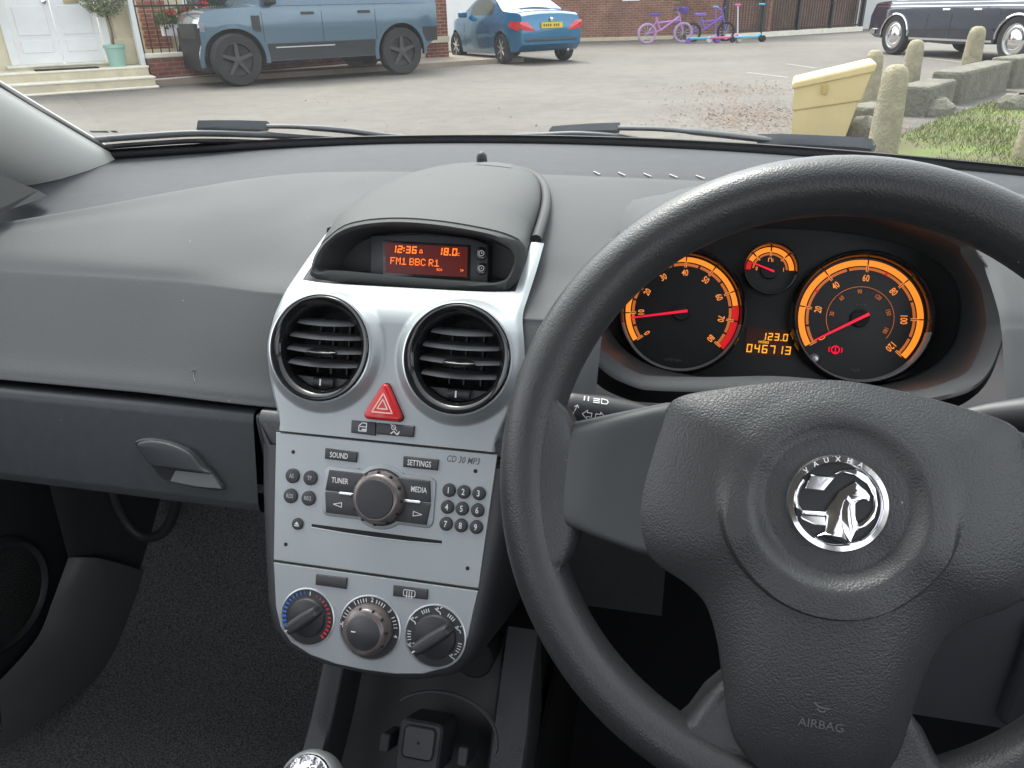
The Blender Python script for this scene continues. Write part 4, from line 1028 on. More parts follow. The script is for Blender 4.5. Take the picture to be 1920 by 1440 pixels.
lb = edge_line([(184, 1046), (194, 1090), (192, 1130), (170, 1190), (105, 1250), (0, 1322)], .018)
lc_ = edge_line([(330, 1080), (326, 1110), (315, 1142), (270, 1178), (169, 1258), (0, 1384)], .036)
n_ = len(la)
def sill_pt(u, v):
    i = min(n_ - 1, int(round(v * (n_ - 1)))); a, b, c = la[i], lb[i], lc_[i]
    if u <= .5:
        f = u / .5; return a.lerp(b, f) + V((.3, -.5, .55)).normalized() * .007 * math.sin(math.pi * f)
    f = (u - .5) / .5; return b.lerp(c + V((0, 0, -.02)) * f, f) + V((.6, -.2, .1)) * .004 * math.sin(math.pi * f)
mk('kick_panel', grid(sill_pt, 24, n_ - 1), mat('sill_plastic', (.12, .125, .12), .45, grain=('noise', 900, .1, .0004)), sill, 60)
mk('kick_panel_upper', grid(lambda u, v: la[0].lerp(lb[0].lerp(lc_[0], u * 0.999) if u > 0 else la[0], u) + V((0, .02 * v, .26 * v)), 6, 4), m_low, sill, 60)
mk('inner_panel', box(-.925, -.9, .80, 1.05, H - .96, H - .40), m_dark, sill)
ar = [CAM + ray(x, y) * .80 for x, y in ((205, 900), (228, 965), (262, 1003), (300, 1002), (325, 965), (335, 900))]
mk('cable_bracket', tube(spline(ar, 4, False), .008, 8), m_low, sill, 60)

# windscreen and what carries it
def ws_pt(x, s, off=0):
    """s = metres up the glass from its base"""
    y0, z0 = y_screen(x), z_screen(x); k = .035 * s * s
    return C3(x * (1 - .06 * s) + CX * .06 * s, y0 - .848 * s, z0 + .53 * s + k) + V((0, .53, .848)) * off
def ws_px(px, py, off=0):
    d = ray(px, py); lo, hi = .2, 1.3
    for _ in range(40):
        y = (lo + hi) / 2; x, z = d.x * y, d.z * y
        s = (y_screen(x) - (y - .53 * off)) / .848
        zz = z_screen(x) + .53 * s + .035 * s * s + .848 * off
        if z > zz: hi = y
        else: lo = y
    # below the glass near, above it far
    y = (lo + hi) / 2
    return CAM + d * y
XL, XR = -.757, .335
m_ws = glass_mat('windscreen_glass', (.93, .97, .95), 0, 0.003)
wsn = thing('windscreen', 'slightly reflective windscreen above the dashboard', 'windscreen', C3(CX, 1.0, -.16))
mk('pane', grid(lambda u, v: ws_pt(lerp(XL - .04, XR + .04, u), lerp(-.02, 1.0, v)), 40, 20), m_ws, wsn, 60)
mk('seal', tube([ws_pt(lerp(-.765, .36, i / 40), -.002, .0) + V((0, -.003, .001)) for i in range(41)], .0080, 8), m_seal, wsn, 60)
mk('frit_band', grid(lambda u, v: ws_pt(lerp(-.765, .36, u), lerp(-.012, .012, v), .002), 40, 1), m_seal, wsn)
for i in range(60):
    x = .255 + i * .0022; p = ws_pt(x, .017, .002)
    pass
fd = []
for r in range(3):
    for i in range(46):
        x = .245 + i * .0024 + .0012 * (r % 2); s = .0145 + r * .0024; R = .0009 - .0002 * r
        c = ws_pt(x, s, .002); k = len(fd)
        fd.append(([c + V((R * math.cos(t), -R * .85 * math.sin(t), R * .53 * math.sin(t))) for t in [math.pi * q / 3 for q in range(6)]], [(0, 1, 2, 3, 4, 5)]))
mk('frit_dots', join(*fd), m_seal, wsn, 0, kind='stuff')
# glass maker's mark in the corner
def gm(px, py): return ws_px(px, py, .001)
c0 = gm(213, 247); X_ = (gm(222, 247) - c0).normalized(); MF = Fr(c0, X_, V((0, -.848, .53)), V((0, -.53, -.848)))
mk('glass_mark', join(boxc(MF, -.002, .004, -.002, .0025, -.0003, .0003), *[boxc(MF, -.026, -.006, y, y + .0005, -.0003, .0003) for y in (-.002, 0, .0015)]), m_seal, wsn)
def pill(side, name, label):
    xe = XL if side < 0 else XR
    t = thing(name, label, 'pillar', ws_pt(xe, 0))
    ls = []
    for i in range(25):
        s = -.09 + 1.10 * i / 24; base = ws_pt(xe, s)
        prof = [(.010, .012, .008), (-.004, -.004, .002), (-.012, -.030, -.004), (-.013, -.060, -.010), (-.006, -.090, -.018), (.008, -.108, -.026), (.03, -.116, -.034)]
        ls.append([base + V((side * a, b, c)) for a, b, c in prof])
    mk('pillar_trim', loft(ls, False), m_pillar, t, 60)
    mk('pillar_edge', tube([ws_pt(xe, -.03 + 1.03 * i / 20) + V((side * .003, -.006, .004)) for i in range(21)], .0075, 6), m_seal, t, 60)
    return t
pill(-1, 'windscreen_pillar', 'pale grey windscreen pillar trim at the upper left'); pill(1, 'windscreen_pillar', 'grey windscreen pillar trim on the driver side')
qw = [CAM + ray(x, y) * s for x, y, s in ((-40, 312, .66), (72, 357, .71), (90, 368, .715), (20, 392, .66), (-60, 420, .60))]
mk('mirror_corner_trim', (qw + [p + V((-.03, .01, 0)) for p in qw], [(0, 1, 2, 3, 4), (9, 8, 7, 6, 5)] + [(i, (i + 1) % 5, 5 + (i + 1) % 5, 5 + i) for i in range(5)]), m_dark, None, 0, label='black triangular trim between dashboard end and windscreen pillar', cat='trim')
rf = thing('unseen_roof', 'unseen pale headlining and roof, added to keep light out of the cabin', 'roof', C3(CX, -.4, .4))  # out of view; shell added to block light from above and behind
mk('headlining', grid(lambda u, v: C3(lerp(XL + .02, XR - .02, u), lerp(.20, -1.6, v), .372 + .03 * math.sin(math.pi * v) - .03 * (2 * u - 1) ** 2), 16, 16), m_liner, rf, 60)
mk('roof_skin', grid(lambda u, v: C3(lerp(XL, XR, u), lerp(.21, -1.6, v), .40 + .03 * math.sin(math.pi * v) - .03 * (2 * u - 1) ** 2), 16, 16), m_low, rf, 60)
mk('unseen_rear_panel', box(-.96, .515, -1.63, -1.60, H - .98, H - .10), m_low, rf)  # out of view; height set to limit light coming from behind
for sg_ in (-1, 1):
    xb = XL - .09 if sg_ < 0 else XR + .09
    mk('unseen_centre_pillar', loft([[C3(xb + sg_ * .04 - sg_ * .10 * k_, y_, -.24 + .62 * k_) for y_ in (-.30, -.42)] + [C3(xb - sg_ * .10 * k_, y_, -.24 + .62 * k_) for y_ in (-.42, -.30)] for k_ in (0, .5, 1)]), m_pillar, rf, 40)  # out of view; added to block light from the sides
    mk('unseen_rear_pillar', loft([[C3(xb + sg_ * .04 - sg_ * .10 * k_, y_, -.24 + .62 * k_) for y_ in (-1.1, -1.62)] + [C3(xb - sg_ * .10 * k_, y_, -.24 + .62 * k_) for y_ in (-1.62, -1.1)] for k_ in (0, .5, 1)]), m_pillar, rf, 40)  # out of view; width set to darken the back of the cabin
dd = thing('unseen_driver_door', 'unseen dark driver door trim, added to block light from the right', 'door', C3(.48, .3, -.85))  # out of view; added as a light block below the window line
mk('door_panel', box(.48, .515, -1.6, .98, H - .98, H - .225), m_low, dd)

# ---------- wipers
def wiper(name, label, blade, arm, pad, head):
    t = thing(name, label, 'wiper', ws_px(*blade[0], .01), 'windscreen wipers')
    bl = spline([ws_px(x, y, .012) for x, y in blade], 6, False)
    mk('blade', tube(bl, [.003] + [.0055] * (len(bl) - 2) + [.003], 8, flat=.8), m_rubber, t, 60)
    mk('rubber_edge', tube([p - V((0, .53, .848)) * .006 - V((0, -.4, .5)).normalized() * .006 for p in bl], .0035, 6), m_seal, t, 60)
    am = spline([ws_px(x, y, .022) for x, y in arm], 6, False)
    mk('arm', tube(am, [.0045] * (len(am) // 3) + [.006] * (len(am) - len(am) // 3), 8, flat=.7), m_rubber, t, 60)
    pd = [ws_px(x, y, .024) for x, y in pad]
    ex_ = (pd[1] - pd[0]).normalized(); F = Fr(pd[0], ex_, V((0, -.848, .53)), V((0, -.53, -.848)))
    L = (pd[1] - pd[0]).length
    mk('arm_clip', prism(F, [(0, -.004), (.006, .005), (L * .3, .006), (L * .62, .006), (L, .0035), (L, -.0035), (L * .66, -.0045), (L * .5, -.008), (L * .1, -.007)], -.006, .006, .002), m_rubber, t, 40)
    return t
wiper('windscreen_wiper', 'long wiper on the passenger half, its clip near the left end of the blade', [(160, 268), (185, 262), (290, 254), (380, 250), (520, 254), (640, 262)], [(500, 237), (560, 238), (640, 244), (720, 254), (810, 263)], [(365, 237), (502, 237)], 0)
wiper('windscreen_wiper', 'shorter wiper in front of the steering wheel, arm ending by the yellow bin', [(960, 256), (1020, 254), (1080, 252), (1150, 256), (1200, 263)], [(1160, 240), (1240, 242), (1330, 250), (1440, 262), (1540, 270), (1640, 277)], [(1028, 248), (1162, 240)], 0)
mk('wiper_cover', prism(Fr(ws_px(1420, 262, .02), (ws_px(1640, 274, .02) - ws_px(1420, 262, .02)), V((0, -.848, .53)), V((0, -.53, -.848))), [(0, -.002), (.03, .003), (.115, .004), (.132, .001), (.136, -.008), (.05, -.007)], -.008, .006, .002), m_rubber, None, 40, label='dark plastic cover over the wiper spindle beyond the steering wheel', cat='wiper cover')
# ================================================================== THE STREET
def nodes(name):
    m = bpy.data.materials.new(name); m.use_nodes = True; MATS[name] = m
    return m, m.node_tree, m.node_tree.nodes['Principled BSDF']
def N(n, t, **kw):
    x = n.nodes.new(t)
    for k, v in kw.items(): setattr(x, k, v)
    return x
def ramp(n, fac, stops):
    r = N(n, 'ShaderNodeValToRGB'); e = r.color_ramp.elements
    e[0].position, e[0].color = stops[0][0], (*stops[0][1], 1); e[1].position, e[1].color = stops[-1][0], (*stops[-1][1], 1)
    for p, c in stops[1:-1]: q = e.new(p); q.color = (*c, 1)
    n.links.new(fac, r.inputs[0]); return r.outputs[0]
def noise(n, vec, sc, det=5, ro=.6):
    t = N(n, 'ShaderNodeTexNoise'); t.inputs['Scale'].default_value = sc; t.inputs['Detail'].default_value = det; t.inputs['Roughness'].default_value = ro
    n.links.new(vec, t.inputs['Vector']); return t.outputs['Fac']
def mixc(n, f, a, b, mode='MIX'):
    x = N(n, 'ShaderNodeMix', data_type='RGBA', blend_type=mode)
    for s, v in ((0, f), (6, a), (7, b)):
        if hasattr(v, 'is_linked') or hasattr(v, 'links'): n.links.new(v, x.inputs[s])
        else: x.inputs[s].default_value = v if s == 0 else (*v, 1)
    return x.outputs[2]
def asphalt():
    m, n, b = nodes('worn_asphalt'); tc = N(n, 'ShaderNodeTexCoord'); o = tc.outputs['Object']
    big = ramp(n, noise(n, o, .22, 4), [(.3, (.120, .112, .101)), (.7, (.178, .164, .146))])
    f = ramp(n, noise(n, o, 3.5, 8, .75), [(.3, (.82, .82, .82)), (.72, (1.12, 1.1, 1.07))])
    c = mixc(n, 1.0, big, f, 'MULTIPLY')
    leaf = ramp(n, noise(n, o, .55, 6, .7), [(.60, (0, 0, 0)), (.72, (1, 1, 1))])
    c = mixc(n, leaf, c, mixc(n, noise(n, o, 9, 3), (.15, .115, .085), (.19, .165, .14)))
    n.links.new(c, b.inputs['Base Color']); b.inputs['Roughness'].default_value = .85; b.inputs['Specular IOR Level'].default_value = .25
    bp = N(n, 'ShaderNodeBump'); bp.inputs['Strength'].default_value = .4; bp.inputs['Distance'].default_value = .01
    n.links.new(noise(n, o, 60, 3), bp.inputs['Height']); n.links.new(bp.outputs[0], b.inputs['Normal'])
    return m
def brick_mat(name, F, c1, c2, mortar, bw=.225, bh=.075):
    """brick courses in the plane of a wall"""
    m, n, b = nodes(name); tc = N(n, 'ShaderNodeTexCoord')
    def dot(v):
        d = N(n, 'ShaderNodeVectorMath', operation='DOT_PRODUCT'); n.links.new(tc.outputs['Object'], d.inputs[0]); d.inputs[1].default_value = v; return d.outputs['Value']
    cb = N(n, 'ShaderNodeCombineXYZ'); n.links.new(dot(tuple(F.X)), cb.inputs[0]); n.links.new(dot((0, 0, 1)), cb.inputs[1])
    t = N(n, 'ShaderNodeTexBrick'); n.links.new(cb.outputs[0], t.inputs['Vector'])
    t.inputs['Color1'].default_value = (*c1, 1); t.inputs['Color2'].default_value = (*c2, 1); t.inputs['Mortar'].default_value = (*mortar, 1)
    t.inputs['Scale'].default_value = 1; t.inputs['Mortar Size'].default_value = .008; t.inputs['Brick Width'].default_value = bw; t.inputs['Row Height'].default_value = bh; t.inputs['Bias'].default_value = -.1
    c = mixc(n, 1.0, t.outputs['Color'], ramp(n, noise(n, tc.outputs['Object'], 1.6, 6), [(.3, (.65, .65, .68)), (.7, (1.2, 1.18, 1.15))]), 'MULTIPLY')
    n.links.new(c, b.inputs['Base Color']); b.inputs['Roughness'].default_value = .85
    bp = N(n, 'ShaderNodeBump'); bp.inputs['Strength'].default_value = .5; bp.inputs['Distance'].default_value = .01; bp.invert = True
    n.links.new(t.outputs['Fac'], bp.inputs['Height']); n.links.new(bp.outputs[0], b.inputs['Normal'])
    return m
def grass_mat():
    m, n, b = nodes('lawn_soil'); tc = N(n, 'ShaderNodeTexCoord'); o = tc.outputs['Object']
    c = ramp(n, noise(n, o, 1.3, 7, .7), [(.36, (.12, .085, .06)), (.5, (.10, .12, .03)), (.66, (.13, .19, .03))])
    n.links.new(c, b.inputs['Base Color']); b.inputs['Roughness'].default_value = .95
    return m
ma = asphalt()
mk('ground', ([V((-90, -60, 0)), V((90, -60, 0)), V((90, 160, 0)), V((-90, 160, 0))], [(0, 1, 2, 3)]), ma, None, 0, kind='structure')
# street frame along the terrace on the left
ang_s = rad(45.5)
S0 = V((-11.09, 11.0, 0)); sx, sn = V((math.cos(ang_s), math.sin(ang_s), 0)), V((-math.sin(ang_s), math.cos(ang_s), 0))
ST_ = Fr(S0, sx, (0, 0, 1), -sn)            # right along the street, up, out towards the road
m_stone = mat('cream_stone', (.56, .49, .36), .8, var=.15, vscale=3, grain=('noise', 40, .3, .01))
m_step = mat('step_stone', (.52, .46, .34), .8, var=.2, vscale=4)
m_nose = mat('step_nosing', (.74, .70, .60), .8, var=.12, vscale=5)
m_white = mat('white_paint', (.78, .78, .79), .5, var=.05, vscale=4)
m_render = mat('cream_render', (.66, .59, .45), .8, var=.08, vscale=2)
m_iron = mat('black_iron', (.02, .02, .022), .5)
m_ironr = mat('rusty_iron', (.06, .045, .04), .7)
m_glassd = mat('dark_window', (.04, .055, .05), .08, spec=.7)
def sbox(s0, s1, n0, n1, z0, z1): return boxc(ST_, s0, s1, z0, z1, -n1, -n0)
# pavement
mk('pavement', sbox(2.45, 10.5, .55, 4.5, 0, .10), mat('paving', (.30, .25, .20), .85, var=.2, vscale=2), None, 0, kind='structure')
st = thing('front_steps', 'cream stone doorsteps with worn pale edges in front of white doors', 'steps', S0 + sx * .8)
for i, (n0, z0, z1) in enumerate(((.0, 0, .045), (.06, .045, .20), (.40, .20, .36), (.80, .36, .44))):
    x0, x1 = (-3.2, 2.42) if i < 3 else (.25, 2.1)
    tr = mk('step', sbox(x0, x1 - .02 * i, n0 + .02, 1.6, z0, z1 - .035), m_step, st, 0)
    mk('nosing', sbox(x0 - .01, x1 - .02 * i + .02, n0, 1.6, z1 - .035, z1), m_nose, tr, 0, bevel=.012)
mk('doormat', boxc(ST_, .62, 1.60, .362, .376, -.79, -.415), mat('coir_black', (.03, .028, .026), .95, var=.3, vscale=60), None, 0, label='black doormat lying on the top step', cat='doormat')
po = thing('entrance_porch', 'cream rendered porch around the white double doors', 'porch', S0 + sn * 1.2)
mk('porch_wall', sbox(-3.2, .40, 1.15, 1.7, .36, 4.2), m_render, po, 0); mk('porch_wall', sbox(1.90, 2.38, 1.15, 1.7, .36, 4.2), m_render, po, 0)
mk('lintel', sbox(.40, 1.90, 1.15, 1.7, 2.65, 4.2), m_render, po, 0)
mk('pilaster', sbox(2.05, 2.34, 1.02, 1.149, .36, 4.2), m_stone, po, 0, bevel=.02)
mk('plinth', sbox(1.98, 2.42, .95, 1.148, .36, .80), m_stone, po, 0, bevel=.02)
for s0 in (.32, 1.83): mk('door_frame', sbox(s0, s0 + .13, 1.10, 1.148, .44, 2.75), m_white, po, 0, bevel=.01)
do = thing('double_door', 'white panelled double front doors with glazed upper panes and brass letterbox', 'door', S0 + sx * 1.1 + sn * 1.2)
for k, (s0, s1) in enumerate(((.45, 1.135), (1.145, 1.83))):
    lf = mk('door_leaf', sbox(s0, s1, 1.22, 1.27, .44, 2.64), m_white, do, 0, bevel=.004)
    for z0, z1 in ((.62, .82), (.90, 1.36)):
        mk('door_panel', sbox(s0 + .10, s1 - .10, 1.205, 1.218, z0, z1), m_white, lf, 0, bevel=.012)
    for a0 in (s0 + .09, (s0 + s1) / 2 + .015):
        mk('pane', sbox(a0, a0 + .235, 1.212, 1.2185, 1.50, 2.4), mat('door_glass', (.22, .28, .26), .1), lf, 0)
mk('letterbox', sbox(1.36, 1.60, 1.20, 1.219, 1.39, 1.46), mat('brass', (.42, .34, .22), .35, metal=.7), do, 0, bevel=.005)
mk('door_knob', lathe(Fr(ST_.p(1.06, 1.42, -1.219), ST_.X, ST_.U, ST_.N), 0, 0, [(.015, 0), (.015, .03), (.035, .04), (.035, .06), (.001, .075)], 16), m_chrome, do)
# terrace house behind the railings
hs_ = thing('terrace_house', 'cream and red brick terrace house front behind iron railings', 'house', S0 + sx * 5 + sn * 3)
mb = brick_mat('red_brick', ST_, (.30, .10, .06), (.22, .07, .045), (.36, .30, .25))
mk('rendered_wall', sbox(2.39, 9.6, 2.6, 3.0, 0, 5.5), m_render, hs_, 0)
for s0, s1 in ((2.75, 3.25), (6.2, 6.9), (9.0, 9.58)): mk('brick_pier', sbox(s0, s1, 2.48, 2.598, 0, 5.5), mb, hs_, 0)
for s0 in (3.6, 7.0):
    wd = mk('window', sbox(s0, s0 + 2.0, 2.50, 2.597, 1.25, 3.4), m_white, hs_, 0)
    for a0 in (s0 + .08, s0 + 1.04): mk('pane', sbox(a0, a0 + .88, 2.485, 2.499, 1.33, 3.3), m_glassd, wd, 0)
    mk('sill', sbox(s0 - .12, s0 + 2.12, 2.36, 2.499, 1.12, 1.25), m_nose, wd, 0, bevel=.015)
mk('string_course', sbox(2.39, 9.6, 2.44, 2.479, .42, .56), m_render, hs_, 0)
# railings on a brick plinth
R0, R1 = V((2.44, .85)), V((7.6, 2.0))      # (along, back)
def sp(s, n, z): return ST_.p(s, z, -n)
rl = thing('iron_railings', 'black iron railings on low red brick wall beside the doorsteps', 'railings', sp(2.44, .85, 0))
rdir = (sp(R1.x, R1.y, 0) - sp(R0.x, R0.y, 0)); RL = rdir.length; RF = Fr(sp(R0.x, R0.y, 0), rdir, (0, 0, 1), rdir.cross(V((0, 0, 1))))
mk('plinth_wall', boxc(RF, 0, RL, .10, .46, -.11, .11), brick_mat('plinth_brick', RF, (.27, .085, .055), (.20, .07, .05), (.25, .2, .17)), rl, 0)
mk('plinth_kerb', boxc(RF, -.05, RL, 0, .115, -.2, .2), m_nose, rl, 0, bevel=.02); mk('coping', boxc(RF, -.02, RL, .46, .54, -.14, .14), m_nose, rl, 0, bevel=.015)
barv = tube([RF.p(0, .54, 0), RF.p(0, 1.46, 0)], .011, 6)
tipv = lathe(Fr(RF.p(0, 1.46, 0), RF.X, RF.N, RF.U), 0, 0, [(.012, 0), (.02, .03), (.001, .10)], 6)
b0 = mk('railing_bar', join(barv, tipv), m_iron, rl, 0)
for i in range(1, int(RL / .155)):
    c = b0.copy(); COL.objects.link(c); c.parent = rl; c.location = RF.X * .155 * i
mk('top_rail', boxc(RF, 0, RL, 1.30, 1.335, -.015, .015), m_iron, rl, 0)
mk('end_post', boxc(RF, -.12, -.03, 0, 1.62, -.05, .05), m_white, rl, 0, bevel=.01)
# potted olive trees
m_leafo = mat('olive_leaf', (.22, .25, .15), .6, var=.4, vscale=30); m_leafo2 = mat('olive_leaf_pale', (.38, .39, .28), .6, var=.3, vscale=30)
m_bark = mat('bark', (.16, .12, .08), .9)
def leafball(c, rx, rz, n, size, seed, squash=1.0):
    R = random.Random(seed); vs, fs = [], []
    for i in range(n):
        while True:
            p = V((R.uniform(-1, 1), R.uniform(-1, 1), R.uniform(-1, 1)))
            if p.length < 1: break
        p = p.normalized() * p.length ** .45
        q = V((p.x * rx, p.y * rx, p.z * rz)); q += V((R.gauss(0, .06), R.gauss(0, .06), R.gauss(0, .06))) * rx
        d = V((R.gauss(0, 1), R.gauss(0, 1), R.gauss(0, .8))).normalized(); e = d.cross(V((R.gauss(0, 1), R.gauss(0, 1), R.gauss(0, 1)))).normalized()
        s = size * R.uniform(.6, 1.3); k = len(vs); o = V(c) + q
        vs += [o - d * s, o + e * s * .32, o + d * s, o - e * s * .32]; fs.append((k, k + 1, k + 2, k + 3))
    return vs, fs
m_pot = mat('mint_pot', (.30, .47, .40), .5, var=.06, vscale=5)
def olive(base, label, h, seed, pot=1):
    t = thing('potted_olive_tree', label, 'potted tree', base, 'potted trees by the door')
    F = Fr(base, (1, 0, 0), (0, 1, 0), (0, 0, 1))
    mk('pot', lathe(F, 0, 0, [(.001, 0), (.13, 0), (.165, .30), (.18, .305), (.18, .36), (.155, .36), (.15, .32), (.001, .32)], 28), m_pot, t, 35)
    tr = mk('trunk', tube([base + V((0, 0, .3)), base + V((.02, .01, .6)), base + V((-.01, .02, .8)), base + V((0, 0, h - .1))], [.018, .014, .013, .008], 8), m_bark, t)
    for i in range(9):
        q = i * 2.4; e = V((math.cos(q), math.sin(q), .7 + .3 * (i % 3))) * .3
        mk('limb', tube([base + V((0, 0, h - .35 + .03 * i)), base + V((0, 0, h - .35 + .03 * i)) + e], [.007, .003], 5), m_bark, tr)
    mk('crown', leafball(base + V((0, 0, h)), .36, .36, 2600, .034, seed), m_leafo, t, 0)
    mk('crown_pale_leaves', leafball(base + V((0, 0, h + .02)), .37, .37, 1400, .032, seed + 1), m_leafo2, t, 0)  # paler olive leaves mixed through the crown
    return t
olive(sp(1.93, .62, .36), 'mint green pot holding a small round olive tree right of the doors', 1.16, 3)
olive(sp(-.12, .55, .36), 'mint green pot cut by the left edge beside the doorsteps', 1.16, 9)
# red geraniums on the window sill
fl_ = thing('geranium_plant', 'red geranium flowers and leaves behind the railings', 'flowers', sp(3.3, 1.9, .9))
mk('window_box', sbox(3.0, 5.2, 1.75, 2.0, .80, 1.0), m_white, fl_, 0)
mk('foliage', join(*[leafball(sp(3.1 + i * .25, 1.85, 1.08 + .05 * (i % 3)), .22, .18, 260, .05, 20 + i) for i in range(8)]), mat('geranium_leaf', (.07, .13, .035), .6, var=.3, vscale=20), fl_, 0, kind='stuff')
mk('petals', join(*[leafball(sp(3.2 + i * .31, 1.75, 1.20 + .06 * (i % 3)), .11, .07, 110, .035, 40 + i) for i in range(6)]), mat('geranium_red', (.55, .02, .02), .5), fl_, 0, kind='stuff')

# ---------- vehicles
m_tyre = mat('tyre', (.022, .022, .024), .8); m_blk = mat('black_cladding', (.022, .024, .026), .6)
def paint(name, c, rough=.28): return mat(name, c, rough, metal=.25, coat=1.0)
class Car:
    """body surface over (x along length, z up): half width y(x,z)"""
    def __init__(s, name, label, pos, heading, P):
        s.P = P; s.t = thing(name, label, 'car', pos); s.pos = V(pos)
        h = V(heading).normalized(); s.F = Fr(pos, h, V((-h.y, h.x, 0)), (0, 0, 1))   # x forward, y left
    def y(s, x, z):
        P = s.P; L0, L1 = P['x0'], P['x1']
        plan = 1 - P.get('nose', .16) * sm(x, L1 - .9, L1) ** 1.6 - P.get('tail', .12) * sm(-x, -L0 - .8, -L0) ** 1.6
        return P['w'] / 2 * plan * interp(z, P['sec'])
    def top(s, x): return sinterp(x, s.P['top'])
    def bot(s, x):
        z = interp(x, s.P['bot'])
        for wx in s.P['wheels']:
            d = abs(x - wx); R = s.P['arch']
            if d < R: z = max(z, s.P['wr'] + math.sqrt(R * R - d * d) * s.P.get('archk', 1))
        return z
    def p(s, x, y, z): return s.F.p(x, y, z)
    def part(s, name, vf, m, parent=None, smooth=40, **kw): return mk(name, vf, m, parent or s.t, smooth, **kw)
    def body(s, m):
        P = s.P; xs = set()
        n = 70
        for i in range(n + 1): xs.add(round(lerp(P['x0'], P['x1'], i / n), 4))
        for wx in P['wheels']:
            for k in range(25): xs.add(round(wx - P['arch'] * math.cos(math.pi * k / 24), 4))
        xs = sorted(xs); nz = 16; loops = []
        for x in xs:
            zb, zt = s.bot(x), s.top(x); l = []
            for side in (1, -1):
                zz = [lerp(zb, zt, (k / nz)) for k in range(nz + 1)]
                pts = [s.p(x, side * s.y(x, z), z) for z in zz]
                crown = [s.p(x, side * s.y(x, zt) * f, zt + P.get('crown', .03) * (1 - f * f)) for f in (.85, .6, .3)]
                l += (pts + crown) if side == 1 else list(reversed(pts + crown))
            under = [s.p(x, s.y(x, zb) * f, zb) for f in (-.5, 0, .5)]
            loops.append(l + under)
        return s.part('body', loft(loops, True, True, True), m, None, 38)
    def patch(s, name, x0, x1, lo, hi, m, side=1, off=.006, parent=None, nx=14, nz=4):
        lo_f = lo if callable(lo) else (lambda x: lo); hi_f = hi if callable(hi) else (lambda x: hi)
        def f(u, v):
            x = lerp(x0, x1, u); z = lerp(lo_f(x), hi_f(x), v); return s.p(x, side * (s.y(x, z) + off), z)
        a = grid(f, nx, nz); b = grid(lambda u, v: f(u, v) - s.F.U * side * .03, nx, nz)
        k = len(a[0]); rim = []
        W1 = nx + 1
        edge = [i for i in range(nx)] + [nx + W1 * j for j in range(nz)] + [nz * W1 + i for i in range(nx, 0, -1)] + [W1 * j for j in range(nz, 0, -1)]
        for i in range(len(edge)): e, g = edge[i], edge[(i + 1) % len(edge)]; rim.append((e, g, k + g, k + e))
        return s.part(name, (a[0] + b[0], a[1] + [tuple(x + k for x in q) for q in b[1]] + rim), m, parent, 38)
    def wheel(s, wx, side, R, wdt, m_rim, spokes, style):
        yo = side * (s.P['w'] / 2 - .005)
        G = Fr(s.p(wx, yo, R), s.F.X, s.F.N, s.F.U * side)
        ri = R * style.get('rim', .70)
        w_ = s.part('wheel', lathe(G, 0, 0, [(ri, -.03), (ri + .01, .0), (R * .93, .006), (R * .985, -.02), (R, -.05), (R, -wdt + .05), (R * .95, -wdt), (ri, -wdt)], 40), m_tyre, None, 40)
        s.part('rim', lathe(G, 0, 0, [(ri + .008, -.004), (ri - .012, -.002), (ri - .03, -.05), (ri * .55, -.075), (.001, -.08)], 40), mat('rim_well', (.02, .02, .02), .6) if spokes else m_rim, w_, 40)
        if spokes:
            for k in range(spokes):
                q = G.at(0, 0, 0, 2 * math.pi * k / spokes + .3); wd = style.get('sw', .05)
                s.part('spoke', prism(q, [(.03, -wd * .8), (ri - .006, -wd * .55), (ri - .006, wd * .55), (.03, wd * .8)], -.06, -.012, .008), m_rim, w_, 40)
            s.part('hub_cap', lathe(G, 0, 0, [(.07, -.05), (.065, -.008), (.001, -.004)], 20), m_rim, w_, 40)
        else:
            s.part('hub_cap', lathe(G, 0, 0, [(ri * .95, -.02), (ri * .80, .0), (ri * .62, -.012), (ri * .42, .028), (.001, .045)], 32), m_chrome, w_, 50)
        return w_
    def tub(s):
        """dark wheel housings"""
        for wx in s.P['wheels']:
            R = s.P['arch']
            s.part('wheel_housing', join(boxc(Fr(s.p(wx, 0, 0), s.F.X, s.F.N, s.F.U), -R - .02, R + .02, .25, s.P['wr'] + R * s.P.get('archk', 1) + .02, -s.P['w'] / 2 + .30, s.P['w'] / 2 - .30)), m_dark, None, 0)
# --- blue-grey off-roader
pF, pR = ground(455, 162), ground(758, 140)
hd = (pF - pR).normalized(); lat = V((-hd.y, hd.x, 0))
sc = (pF - pR).length / 3.02
mdp = (pF + pR) / 2 - lat * (1.0 * sc) * (-1)
# near side is the car's left (driver looks down the street), so the centre lies to its right
near = 1
P = dict(x0=-2.32 * sc, x1=1.99 * sc, w=2.0 * sc, wheels=(1.51 * sc, -1.51 * sc), wr=.405 * sc, arch=.475 * sc, nose=.26, tail=.10, crown=.03,
         sec=[(0, .93), (.35, .97), (.9 * sc, 1.0), (1.18 * sc, .985), (1.30 * sc, .95), (1.95 * sc, .80)],
         bot=[(-2.32 * sc, .62 * sc), (-2.0 * sc, .42 * sc), (-1.0, .36 * sc), (1.0, .36 * sc), (1.90 * sc, .42 * sc), (1.99 * sc, .50 * sc)],
         top=[(-2.32 * sc, 1.70 * sc), (-2.26 * sc, 1.90 * sc), (-1.5 * sc, 1.95 * sc), (.2 * sc, 1.95 * sc), (.55 * sc, 1.86 * sc), (1.02 * sc, 1.27 * sc), (1.12 * sc, 1.20 * sc), (1.6 * sc, 1.17 * sc), (1.85 * sc, 1.13 * sc), (1.96 * sc, 1.03 * sc), (1.99 * sc, .82 * sc)])
c0 = (pF + pR) / 2 + V((lat.x, lat.y, 0)) * (.98 * sc) * (1 if lat.dot(pF) > 0 else -1)
